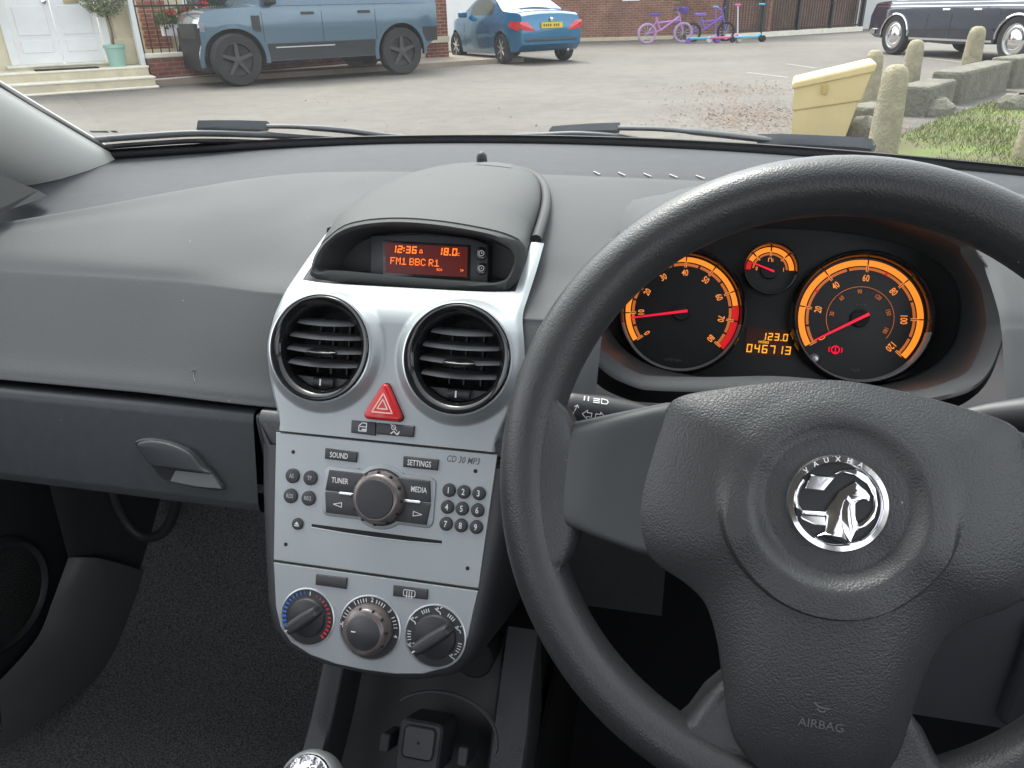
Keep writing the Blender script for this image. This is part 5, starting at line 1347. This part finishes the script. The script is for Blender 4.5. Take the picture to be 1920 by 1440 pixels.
suv = Car('off_road_car', 'blue-grey boxy off-road car with black wheels parked before the railings', c0, hd, P)
side = 1 if (pF - c0).dot(suv.F.U) > 0 else -1
mpaint = paint('blue_grey_paint', (.075, .135, .19), .22)
suv.body(mpaint); suv.tub()
q = sc
for sd_ in (1, -1):
    for wx in P['wheels']:
        suv.wheel(wx, sd_, .405 * q, .26, mat('dark_alloy', (.07, .07, .075), .35, metal=.6), 5, dict(rim=.66, sw=.055))
        arcp = [(wx + (P['arch'] + .0) * math.cos(rad(a)), .405 * q + P['arch'] * math.sin(rad(a))) for a in range(-12, 193, 8)]
        arco = [(wx + (P['arch'] + .075) * math.cos(rad(a)), .405 * q + (P['arch'] + .075) * math.sin(rad(a))) for a in range(-12, 193, 8)]
        yo = lambda x, z: suv.y(x, z) + .018
        suv.part('wheel_arch_trim', loft([[suv.p(x, sd_ * (suv.y(x, z) - .06), z) for x, z in arcp], [suv.p(x, sd_ * yo(x, z), z) for x, z in arcp], [suv.p(x, sd_ * yo(x, z), z) for x, z in arco], [suv.p(x, sd_ * (suv.y(x, z) - .01), z) for x, z in arco]], False), mpaint)
    suv.patch('sill_cladding', -.98 * q, .98 * q, .37 * q, .63 * q, m_blk, sd_, .014)
    suv.patch('sill_strip', -.2 * q, .85 * q, .56 * q, .578 * q, m_silver2, sd_, .024)
    for x0, x1 in ((.02, .82), (-.98, -.06), (-2.0, -1.08)):
        suv.patch('side_window', x0 * q, x1 * q, 1.29 * q, lambda x: min(1.82 * q, suv.top(x) - .10), m_glassd, sd_, .005)
    for x in (1.02, -.02, -1.02): suv.patch('door_seam', (x - .004) * q, (x + .004) * q, .64 * q, 1.2 * q, m_dark, sd_, .002, nx=1)
    suv.patch('side_vent', 1.06 * q, 1.20 * q, .82 * q, 1.06 * q, m_blk, sd_, .01, nx=2)
    suv.patch('waist_strip', -2.1 * q, 1.0 * q, 1.20 * q, 1.255 * q, mpaint, sd_, .016)
    for x in (.12, -.92): suv.patch('door_handle', x * q, (x + .22) * q, 1.06 * q, 1.10 * q, m_blk, sd_, .03, nx=3)
    suv.patch('front_bumper_side', 1.93 * q, 1.98 * q, .46 * q, .68 * q, m_blk, sd_, .012, nx=6)
    suv.patch('rear_bumper_side', -2.31 * q, -1.99 * q, .56 * q, .80 * q, m_blk, sd_, .012, nx=6)
    suv.patch('headlight', 1.90 * q, 1.975 * q, .84 * q, .98 * q, mat('lamp_glass', (.20, .22, .24), .12), sd_, .006, nx=5)
    mm = boxc(Fr(suv.p(.86 * q, sd_ * 1.06 * q, 1.30 * q), suv.F.X, suv.F.U, (0, 0, 1)), -.08, .10, -.12, .12, -.09, .10)
    suv.part('door_mirror', mm, m_blk, None, 40, bevel=.04)
suv.part('spare_wheel', lathe(Fr(suv.p(-2.33 * q, 0, 1.05 * q), suv.F.U, suv.F.N, -suv.F.X), 0, 0, [(.39 * q, 0), (.40 * q, .12), (.34 * q, .2), (.001, .21)], 32), m_tyre)
suv.part('grille', boxc(Fr(suv.p(1.978 * q, 0, .85 * q), suv.F.U, (0, 0, 1), suv.F.X), -.55, .55, -.12, .12, 0, .03), m_blk)
# --- bright blue coupe cabriolet
rL, rR = ground(940, 120), ground(1062, 112)
hdB = V((-.645, .764, 0)); lt_ = V((-hdB.y, hdB.x, 0))
mid = (rL + rR) / 2
PB = dict(x0=-.78, x1=3.25, w=1.76, wheels=(2.54, 0.0), wr=.31, arch=.365, nose=.28, tail=.14, crown=.05,
          sec=[(0, .90), (.3, .97), (.62, 1.0), (.85, .97), (.95, .93), (1.4, .72)],
          bot=[(-.78, .40), (-.6, .26), (0, .20), (2.5, .18), (3.1, .22), (3.25, .4)],
          top=[(-.78, .74), (-.745, .92), (-.66, 1.0), (-.2, 1.05), (.05, 1.08), (.55, 1.30), (1.0, 1.40), (1.4, 1.395), (1.75, 1.25), (2.2, .99), (2.4, .94), (2.9, .82), (3.15, .68), (3.25, .55)])
blu = Car('blue_convertible', 'bright blue two door car seen from behind, parked beyond the off-road car', mid, hdB, PB)
mB = paint('bright_blue_paint', (.003, .13, .27), .2)
blu.body(mB); blu.tub()
for sd_ in (1, -1):
    for wx in PB['wheels']: blu.wheel(wx, sd_, .31, .2, mat('bright_alloy', (.6, .6, .62), .25, metal=.9), 7, dict(rim=.72, sw=.03))
    blu.patch('side_window', .55, 1.72, 1.0, lambda x: blu.top(x) - .07, m_glassd, sd_, .006)
    for x in (.62, 1.95): blu.patch('door_seam', x - .005, x + .005, .3, .97, m_dark, sd_, .002, nx=1)
    blu.patch('door_handle', .75, .93, .80, .84, mB, sd_, .03, nx=3)
    tl = blu.patch('tail_light', -.70, -.36, lambda x: lerp(.66, .76, (x + .70) / .34), lambda x: .86, mat('tail_red', (.62, .012, .02), .15, coat=1), sd_, .012, nx=8)
    yb = blu.y(-.77, .8)
    blu.part('rear_light', prism(Fr(blu.p(-.765, sd_ * .62, .76), blu.F.U * sd_, (0, 0, 1), -blu.F.X), [(-.22, -.09), (.10, -.07), (.16, .02), (.15, .10), (-.02, .09)], -.06, .025, .012, 2), MATS['tail_red'], tl, 40)
    blu.part('door_mirror', boxc(Fr(blu.p(1.85, sd_ * .95, 1.0), blu.F.X, blu.F.U, (0, 0, 1)), -.07, .07, -.1, .1, -.05, .07), mB, None, 40, bevel=.03)
BF = Fr(blu.p(-.79, 0, .70), -lt_ if False else V((-lt_.x, -lt_.y, 0)), (0, 0, 1), -hdB)
pl_ = blu.part('number_plate', boxc(BF, -.26, .26, .02, .13, -.03, .03), mat('plate_yellow', (.70, .50, .02), .4))
blu.part('plate_characters', join(*[plate(BF, [(x, .048), (x + .034, .048), (x + .034, .102), (x, .102)], .032) for x in (-.22, -.165, -.11, -.055, .035, .09, .145)]), mat('plate_black', (.10, .07, .01), .6), pl_, 0, kind='stuff')
blu.part('rear_bumper_trim', boxc(BF, -.66, .66, -.24, -.17, -.05, .012), mat('blue_grey_trim', (.03, .05, .06), .5), None, 40, bevel=.02)
blu.part('boot_badge', lathe(BF, 0, .19, [(.04, 0.0), (.035, .02), (.001, .025)], 16), m_chrome)
def rw(u, v):
    x = lerp(.03, .56, v); y = lerp(-.55, .55, u) * lerp(1, .82, v); return blu.p(x, y, blu.top(x) + .05 * (1 - (y / .6) ** 2) + .012)
blu.part('rear_window', grid(rw, 10, 6), mat('rear_glass', (.12, .15, .15), .08, spec=.7))
blu.part('exhaust', tube([blu.p(-.80, -.42, .27), blu.p(-.6, -.42, .27)], .03, 10), m_chrome)
# --- dark blue old saloon
gR = ground(1893, 119); gF = ground(1672, 97); dirF = gF.normalized()
pr = gR.dot(dirF); pd_ = (gR - dirF * pr).length; WB = 3.35
fF = dirF * (pr + math.sqrt(WB * WB - pd_ * pd_))
hR = (fF - gR).normalized(); lr = V((-hR.y, hR.x, 0)); k = WB / 3.04
cR = (fF + gR) / 2; cR = cR + lr * (.86 * k) * (1 if lr.dot(cR) > 0 else -1)
PR = dict(x0=-2.6 * k, x1=2.45 * k, w=1.8 * k, wheels=(1.52 * k, -1.52 * k), wr=.36 * k, arch=.415 * k, archk=.92, nose=.10, tail=.10, crown=.04,
          sec=[(0, .94), (.5, 1.0), (.9, .985), (1.0, .95), (1.5 * k, .72)],
          bot=[(-2.6 * k, .50), (-2.3 * k, .34), (0, .27), (2.2 * k, .34), (2.45 * k, .45)],
          top=[(-2.6 * k, .85 * k), (-2.5 * k, .93 * k), (-1.6 * k, .98 * k), (-1.35 * k, 1.05 * k), (-.85 * k, 1.46 * k), (-.3 * k, 1.5 * k), (.25 * k, 1.48 * k), (.75 * k, 1.05 * k), (.95 * k, 1.0 * k), (2.2 * k, .95 * k), (2.42 * k, .88 * k), (2.45 * k, .7 * k)])
rr = Car('vintage_saloon', 'dark navy vintage saloon car with chrome hubcaps behind the stone bollards', cR, hR, PR)
mR = paint('navy_paint', (.012, .016, .035), .18)
rr.body(mR); rr.tub()
for sd_ in (1, -1):
    for wx in PR['wheels']:
        rr.wheel(wx, sd_, .36 * k, .2, mat('rim_silver', (.5, .5, .5), .3, metal=.9), 0, dict(rim=.66))
        arc_ = [(wx + PR['arch'] * math.cos(rad(a)), .36 * k + PR['arch'] * .92 * math.sin(rad(a))) for a in range(0, 181, 6)]
        rr.part('arch_brightwork', tube([rr.p(x, sd_ * (rr.y(x, z) + .004), z) for x, z in arc_], .022, 6), m_chrome)
    rr.patch('waist_strip', -2.45 * k, 2.3 * k, lambda x: .868 * k, lambda x: .878 * k, m_chrome, sd_, .012, nx=24, nz=1)
    rr.patch('waist_strip', -2.45 * k, 2.3 * k, lambda x: .928 * k, lambda x: .937 * k, m_chrome, sd_, .012, nx=24, nz=1)
    rr.patch('sill_strip', -1.05 * k, 1.05 * k, .30 * k, .335 * k, m_chrome, sd_, .012)
    for x0, x1 in ((-.75, -.02), (.04, .52)): rr.patch('side_window', x0 * k, x1 * k, 1.03 * k, lambda x: min(1.38 * k, rr.top(x) - .08), m_glassd, sd_, .006)
    for x in (.62, 0, -.8): rr.patch('door_seam', x * k - .005, x * k + .005, .34 * k, .86 * k, m_dark, sd_, .002, nx=1)
    for x in (.06, -.7): rr.patch('door_handle', x * k, (x + .18) * k, .80 * k, .83 * k, m_chrome, sd_, .03, nx=3)
rr.part('front_bumper', tube([rr.p(2.2 * k, .9 * k, .46), rr.p(2.48 * k, .72 * k, .46), rr.p(2.54 * k, 0, .46), rr.p(2.48 * k, -.72 * k, .46), rr.p(2.2 * k, -.9 * k, .46)], .06, 8), m_chrome)
rr.part('rear_bumper', tube([rr.p(-2.4 * k, .9 * k, .46), rr.p(-2.65 * k, .72 * k, .46), rr.p(-2.7 * k, 0, .46), rr.p(-2.65 * k, -.72 * k, .46), rr.p(-2.4 * k, -.9 * k, .46)], .06, 8), m_chrome)

# ---------- far side: brick wall, white wall, fence
A_, B_ = ground(1085, 81), ground(1425, 72)
wd_ = (B_ - A_).normalized(); A_ = A_ - wd_ * 3.4 + V((-wd_.y, wd_.x, 0)) * 1.2
FW = Fr(A_, wd_, (0, 0, 1), V((wd_.y, -wd_.x, 0)))
mb2 = brick_mat('old_brick', FW, (.27, .115, .075), (.20, .085, .06), (.30, .25, .20))
LW = (B_ - A_).length
bwall = thing('brick_building', 'old red brick wall behind the blue car and children\'s bikes', 'building', A_)
mk('wall', boxc(FW, 0, LW + .6, 0, 6, -.4, 0), mb2, bwall, 0)
mk('wall_base', boxc(FW, 0, LW, 0, .12, 0, .05), m_stone, bwall, 0, bevel=.01)
for s0 in (1.2, 7.0):
    wn = mk('window', boxc(FW, s0, s0 + 1.1, 1.9, 3.6, -.02, .05), m_white, bwall, 0)
    for k2 in (0, 1): mk('pane', boxc(FW, s0 + .06 + .5 * k2, s0 + .54 + .5 * k2, 1.96, 3.5, .05, .06), m_glassd, wn, 0)
mk('bin_store_sign', boxc(FW, 5.0, 5.6, 1.25, 1.6, 0.0, .04), m_white, None, 0, label='small white sign fixed on the red brick wall above the bikes', cat='sign')
w0 = ground(832, 96); w1 = ground(905, 92)
ww = thing('white_wall', 'white painted house wall between the two blue cars', 'wall', w0)
WF_ = Fr(w0, (w1 - w0), (0, 0, 1), (w1 - w0).cross(V((0, 0, 1))))
mk('rendered_wall', boxc(WF_, -6, 2.6, 0, 5, -.5, 0), m_white, ww, 0); mk('base_course', boxc(WF_, -6, 2.62, 0, .22, -.5, .05), m_nose, ww, 0)
# fence
f0, f1 = ground(1355, 74), ground(1612, 58)
fv = f1 - f0; FL = fv.length
FF = Fr(f0, fv, (0, 0, 1), fv.cross(V((0, 0, 1))))
fe = thing('iron_fence', 'tall dark iron railing fence running along the brick wall on the right', 'fence', f0)
hF = 2.0
b0 = mk('fence_bar', boxc(FF, -.018, .018, .18, hF, -.012, .012), m_ironr, fe, 0)
nb = int(FL / .15)
for i in range(1, nb + 1):
    c = b0.copy(); COL.objects.link(c); c.parent = fe; c.location = FF.X * .15 * i
for z in (.2, 1.55): mk('fence_rail', boxc(FF, 0, FL, z, z + .06, -.03, -.012), m_ironr, fe, 0)
for i in range(5): mk('fence_post', boxc(FF, FL * i / 4 - .06, FL * i / 4 + .06, 0, hF + .15, -.06, .06), m_iron, fe, 0)
mk('fence_kerb', boxc(FF, 0, FL, 0, .16, -.15, .12), m_nose, fe, 0)
g0 = ground(1618, 58)
mk('garage_door', boxc(Fr(g0 + V((0, 2, 0)), (1, .35, 0), (0, 0, 1), V((.35, -1, 0))), .0, 2.6, 0, 2.1, -.1, 0), mat('ribbed_white', (.55, .56, .56), .5, grain=('noise', 3, .1, .1)), None, 0, label='white garage door beyond the fence, left of the vintage saloon', cat='garage door')
mk('fence_side_wall', boxc(Fr(FF.p(-.5, 0, -1.6), FF.X, FF.U, FF.N), 0, FL + 5, 0, 4.5, -.4, 0), brick_mat('brown_brick', FF, (.20, .10, .07), (.15, .08, .06), (.22, .18, .15)), bwall, 0)
# ---------- bikes and scooters
def bike(label, p, dirv, s, cf, cw, ch, group='children\'s bikes and scooters'):
    t = thing('child_bicycle', label, 'bicycle', p, group); d = V(dirv).normalized(); F = Fr(p, d, (0, 0, 1), d.cross(V((0, 0, 1))))
    R = .17 * s; wb = .36 * s
    for x in (-wb, wb):
        wh = mk('wheel', tube([F.p(x + R * math.cos(q), R + R * math.sin(q) + .02, 0) for q in [2 * math.pi * i / 24 for i in range(24)]], .026 * s, 6, True), cw, t)
        for i in range(6):
            q = math.pi * i / 6; mk('spoke', tube([F.p(x - R * math.cos(q), R + .02 - R * math.sin(q), 0), F.p(x + R * math.cos(q), R + .02 + R * math.sin(q), 0)], .004, 4), m_silver2, wh)
    J = lambda a, b: F.p(a * s, b * s + .02, 0)
    mk('frame', join(tube([J(.26, .46), J(-.10, .22)], .022 * s, 6), tube([J(-.10, .22), J(-.20, .46)], .018 * s, 6), tube([J(-.10, .22), J(-.36, .17)], .015 * s, 6), tube([J(-.36, .17), J(-.17, .40)], .013 * s, 6), tube([J(.27, .40), J(-.15, .36)], .018 * s, 6)), cf, t)
    mk('fork', tube([J(.36, .17), J(.24, .56)], .018 * s, 6), cf, t)
    mk('handlebar', join(tube([F.p(.22 * s, .64 * s, -.22 * s), J(.25, .56), F.p(.22 * s, .64 * s, .22 * s)], .015 * s, 6)), ch, t)
    mk('saddle', prism(Fr(J(-.22, .48), F.X, F.N, F.U), spline([(-.12 * s, 0), (-.10 * s, .07 * s), (.02 * s, .03 * s), (.13 * s, 0), (.02 * s, -.03 * s), (-.10 * s, -.07 * s)], 3), 0, .05 * s, .015), ch, t)
    if ch is not cf: mk('basket', boxc(Fr(J(.31, .52), F.X, F.N, F.U), 0, .11 * s, -.08 * s, .08 * s, 0, .11 * s), ch, t, 40, bevel=.02)
m_pink = mat('pink_purple', (.50, .22, .55), .4); m_purple = mat('purple', (.20, .10, .45), .4); m_lilac = mat('lilac_tyre', (.42, .28, .46), .7); m_pinkh = mat('hot_pink', (.70, .12, .32), .4); m_aqua = mat('aqua_blue', (.10, .42, .60), .4)
bike('small pink and purple child\'s bicycle leaning by the brick wall, leftmost of the row', ground(1246, 81), (1, .28, 0), 1.6, m_pink, m_lilac, mat('deep_purple', (.08, .05, .30), .4))
bike('purple child\'s bicycle with dark tyres between pink bike and scooters', ground(1328, 78), (1, .35, 0), 1.55, m_purple, m_tyre, m_purple)
def scooter(label, p, dirv, s, cd_, cb):
    t = thing('child_scooter', label, 'scooter', p, 'children\'s bikes and scooters'); d = V(dirv).normalized(); F = Fr(p, d, (0, 0, 1), d.cross(V((0, 0, 1))))
    mk('deck', boxc(F, -.34 * s, .22 * s, .09 * s, .13 * s, -.07 * s, .07 * s), cd_, t, 40, bevel=.012)
    for x, z in ((-.36, 0), (.33, .06), (.33, -.06)): mk('wheel', lathe(Fr(F.p(x * s, .07 * s, z * s), F.X, F.U, F.N), 0, 0, [(.001, -.025 * s), (.06 * s, -.025 * s), (.07 * s, 0), (.06 * s, .025 * s), (.001, .025 * s)], 16), cb, t)
    mk('neck', tube([F.p(.20 * s, .11 * s, 0), F.p(.30 * s, .16 * s, 0)], .03 * s, 6), cd_, t)
    mk('stem', tube([F.p(.30 * s, .12 * s, 0), F.p(.24 * s, .78 * s, 0)], .018 * s, 6), cb, t)
    mk('handlebar', tube([F.p(.24 * s, .78 * s, -.16 * s), F.p(.24 * s, .78 * s, .16 * s)], .022 * s, 6), cd_, t)
scooter('pale blue child\'s scooter with pink handles in front of the purple bike', ground(1318, 81), (1, .3, 0), 1.3, m_aqua, m_purple)
scooter('pink child\'s scooter with a white stem beside the iron fence', ground(1358, 80), (1, .3, 0), 1.35, m_pinkh, mat('white_stem', (.6, .58, .6), .5))
scooter('blue and turquoise scooter with black stem, rightmost of the row', ground(1402, 79), (1, .3, 0), 1.35, m_aqua, m_tyre)

# ---------- right: bollards, stones, bin, lawn
m_boll = mat('mossy_stone', (.29, .26, .175), .9, var=.35, vscale=9, grain=('noise', 45, .8, .02), grain2=('noise', 200, .5, .006))
m_wallst = mat('weathered_stone', (.15, .143, .112), .95, var=.35, vscale=5, grain=('noise', 30, .8, .03))
def bollard(label, base, top_px, wpx, seed):
    R = random.Random(seed)
    h = H - 0.0
    d = ray(*top_px); dist = math.hypot(base.x, base.y) / math.hypot(d.x, 1.0); ht = H + d.z * dist
    r = wpx / 1442 * (base - CAM).length / 2 * .74
    t = mk('stone_bollard', lathe(Fr(base, (1, 0, 0), (0, 1, 0), (0, 0, 1)), 0, 0, [(.001, -.05), (r * 1.12, -.05), (r * 1.10, ht * .2), (r * 1.02, ht * .5), (r * .93, ht * .8), (r * .86, ht * .90), (r * .68, ht * .965), (r * .38, ht * .995), (.001, ht)], 28), m_boll, None, 60, label=label, cat='bollard', group='stone bollards', origin=base)
    me = t.data
    for v in me.vertices:
        k2 = 1 + R.uniform(-.02, .02); v.co.x *= k2; v.co.y *= k2
    return t
bollard('tall mossy stone bollard nearest the car, right of the yellow bin', ground(1652, 292), (1672, 120), 58, 1)
bollard('stone bollard standing close behind the yellow bin', ground(1622, 215), (1643, 93), 40, 2)
bollard('middle stone bollard beside the front wheel of the vintage saloon', ground(1700, 178), (1706, 74), 36, 3)
bollard('stone bollard standing on the low wall below the saloon doors', ground(1815, 142), (1822, 49), 34, 4)
bollard('stone bollard cut off by the right edge beyond the lawn', ground(1932, 300), (1950, 165), 62, 5)
# low stone wall: separate blocks
lw = thing('low_stone_wall', 'low weathered stone kerb wall linking the bollards, edging the lawn', 'wall', ground(1720, 205))
pts = [(1600, 245), (1650, 235), (1700, 218), (1755, 200), (1765, 196), (1860, 168), (1870, 165), (1960, 150), (1970, 148), (2100, 130)]
for (i, hgt, wdt) in ((0, .22, .3), (2, .30, .34), (4, .36, .34), (6, .38, .34), (8, .38, .34)):
    a, b = ground(*pts[i]), ground(*pts[i + 1]); dv = (b - a)
    F = Fr(a, dv, (0, 0, 1), dv.cross(V((0, 0, 1))))
    mk('stone_block', boxc(F, 0, dv.length, -.05, hgt, -wdt / 2, wdt / 2), m_wallst, lw, 0, bevel=.035)
for (x, y, s, e) in ((1620, 255, .2, 1), (1745, 215, .22, 2), (1905, 205, .2, 3)):
    p = ground(x, y); R = random.Random(e)
    vf = lathe(Fr(p, (1, 0, 0), (0, 1, 0), (0, 0, 1)), 0, 0, [(.001, -.02), (s, -.02), (s * .95, s * .4), (s * .6, s * .75), (.001, s * .8)], 12)
    vf = ([v + V((R.uniform(-1, 1), R.uniform(-1, 1), R.uniform(-1, 1))) * s * .10 for v in vf[0]], vf[1])
    mk('rubble_stone', vf, m_wallst, lw, 30)
# yellow grit bin
gb = thing('grit_bin', 'yellow plastic grit bin with overhanging sloped lid on the road', 'grit bin', ground(1535, 264))
m_yel = mat('yellow_plastic', (.58, .46, .23), .5, var=.10, vscale=5, grain=('noise', 60, .1, .005)); m_yel2 = mat('yellow_shade_plastic', (.46, .32, .10), .5, var=.12, vscale=6)
bl, br_ = ground(1482, 266), ground(1582, 266)
dv = (br_ - bl).normalized(); wB = (br_ - bl).length
los = ((bl + br_) / 2).normalized(); q_ = rad(2); back = V((los.x * math.cos(q_) - los.y * math.sin(q_), los.x * math.sin(q_) + los.y * math.cos(q_), 0))
FB = Fr(bl, dv, (0, 0, 1), -back)
FB.N = -back
def binloop(t, g, o=0):
    # t = fraction up the side; the top slopes up to the right
    zl, zr = lerp(0, .475 + o, t), lerp(0, .615 + o, t); x0, x1 = -.012 * t - g, wB + .13 * t + g
    return [FB.p(x0, zl, g), FB.p(x1, zr, g), FB.p(x1, zr, -.5 - g), FB.p(x0, zl, -.5 - g)]
mk('tub', loft([binloop(0, 0), binloop(.55, .0), binloop(.56, .014), binloop(1, .016)], True, True, True), m_yel, gb, 20, bevel=.012)
mk('lid', loft([binloop(.93, .035), binloop(1.0, .035, .02), binloop(1.0, .015, .035)], True, True, True), m_yel, gb, 20, bevel=.012)
mk('hasp', boxc(FB, wB * .5 - .02, wB * .5 + .02, .40, .48, .03, .05), m_yel2, gb, 0, bevel=.006)
# lawn with grass
lo3 = [ground(x, y) for x, y in ((1600, 330), (1680, 262), (1760, 225), (1870, 190), (2150, 165))]
far = [V((9.5, 10.5, 0)), V((7, 4.0, 0)), V((1.2, 4.0, 0))]
poly = lo3 + far
fsx = fill([(p.x, p.y) for p in poly])
mk('lawn', ([V((p.x, p.y, .012)) for p in poly], fsx), grass_mat(), None, 0, kind='structure')
R = random.Random(5); vs, fs = [], []
def inside(x, y):
    c = False; n = len(poly)
    for i in range(n):
        a, b = poly[i], poly[i - 1]
        if (a.y > y) != (b.y > y) and x < (b.x - a.x) * (y - a.y) / (b.y - a.y) + a.x: c = not c
    return c
for i in range(60000):
    x, y = R.uniform(1.2, 6.5), R.uniform(5.0, 11.2)
    if not inside(x, y): continue
    if math.sin(x * 3.1) + math.sin(y * 2.3 + x) + R.uniform(-1.4, 1.4) < -.3: continue
    k2 = len(vs); a = R.uniform(0, 6.28); h_ = R.uniform(.02, .055); q = V((math.cos(a), math.sin(a), 0)) * .004; o = V((x, y, .012)); ln = V((R.gauss(0, .02), R.gauss(0, .02), h_))
    vs += [o - q, o + q, o + ln]; fs.append((k2, k2 + 1, k2 + 2))
mk('grass', (vs, fs), mat('grass_blade', (.15, .175, .055), .7, var=.35, vscale=2), None, 0, kind='stuff', label='short green and yellow lawn grass beyond the stone bollards', cat='grass')
# leaf litter on the road
vs, fs = [], []
def leaves(cx, cy, rx, ry, n):
    for i in range(n):
        p = ground(R.gauss(cx, rx), min(262, max(60, R.gauss(cy, ry)))); a = R.uniform(0, 6.28); s = R.uniform(.008, .022)
        d = V((math.cos(a), math.sin(a), R.uniform(-.2, .4))) * s; e = V((-math.sin(a), math.cos(a), R.uniform(-.2, .4))) * s * .5
        k2 = len(vs); o = p + V((0, 0, .012)); vs.extend([o - d, o + e, o + d, o - e]); fs.append((k2, k2 + 1, k2 + 2, k2 + 3))
leaves(1400, 218, 75, 16, 3000); leaves(1380, 168, 70, 8, 1300); leaves(1150, 86, 90, 3, 500); leaves(1700, 255, 60, 20, 500); leaves(620, 188, 40, 6, 60); leaves(960, 230, 300, 20, 250)
mk('fallen_leaves', (vs, fs), mat('dead_leaf', (.20, .125, .085), .8, var=.45, vscale=12), None, 0, kind='stuff', label='brown fallen leaves scattered on the road near the yellow bin', cat='leaves')
# road markings and covers
def strip(px0, px1, w_): 
    a, b = ground(*px0), ground(*px1); d = (b - a).normalized(); n_ = V((-d.y, d.x, 0)) * w_ / 2
    return [a - n_ + V((0, 0, .004)), b - n_ + V((0, 0, .004)), b + n_ + V((0, 0, .004)), a + n_ + V((0, 0, .004))], [(0, 1, 2, 3)]
m_line = mat('worn_line', (.25, .24, .22), .8, var=.35, vscale=8)
for a, b in (((1400, 136), (1480, 146)), ((1475, 120), (1530, 128)), ((1690, 104), (1900, 128))): mk('parking_line', strip(a, b, .09), m_line, None, 0, kind='structure')
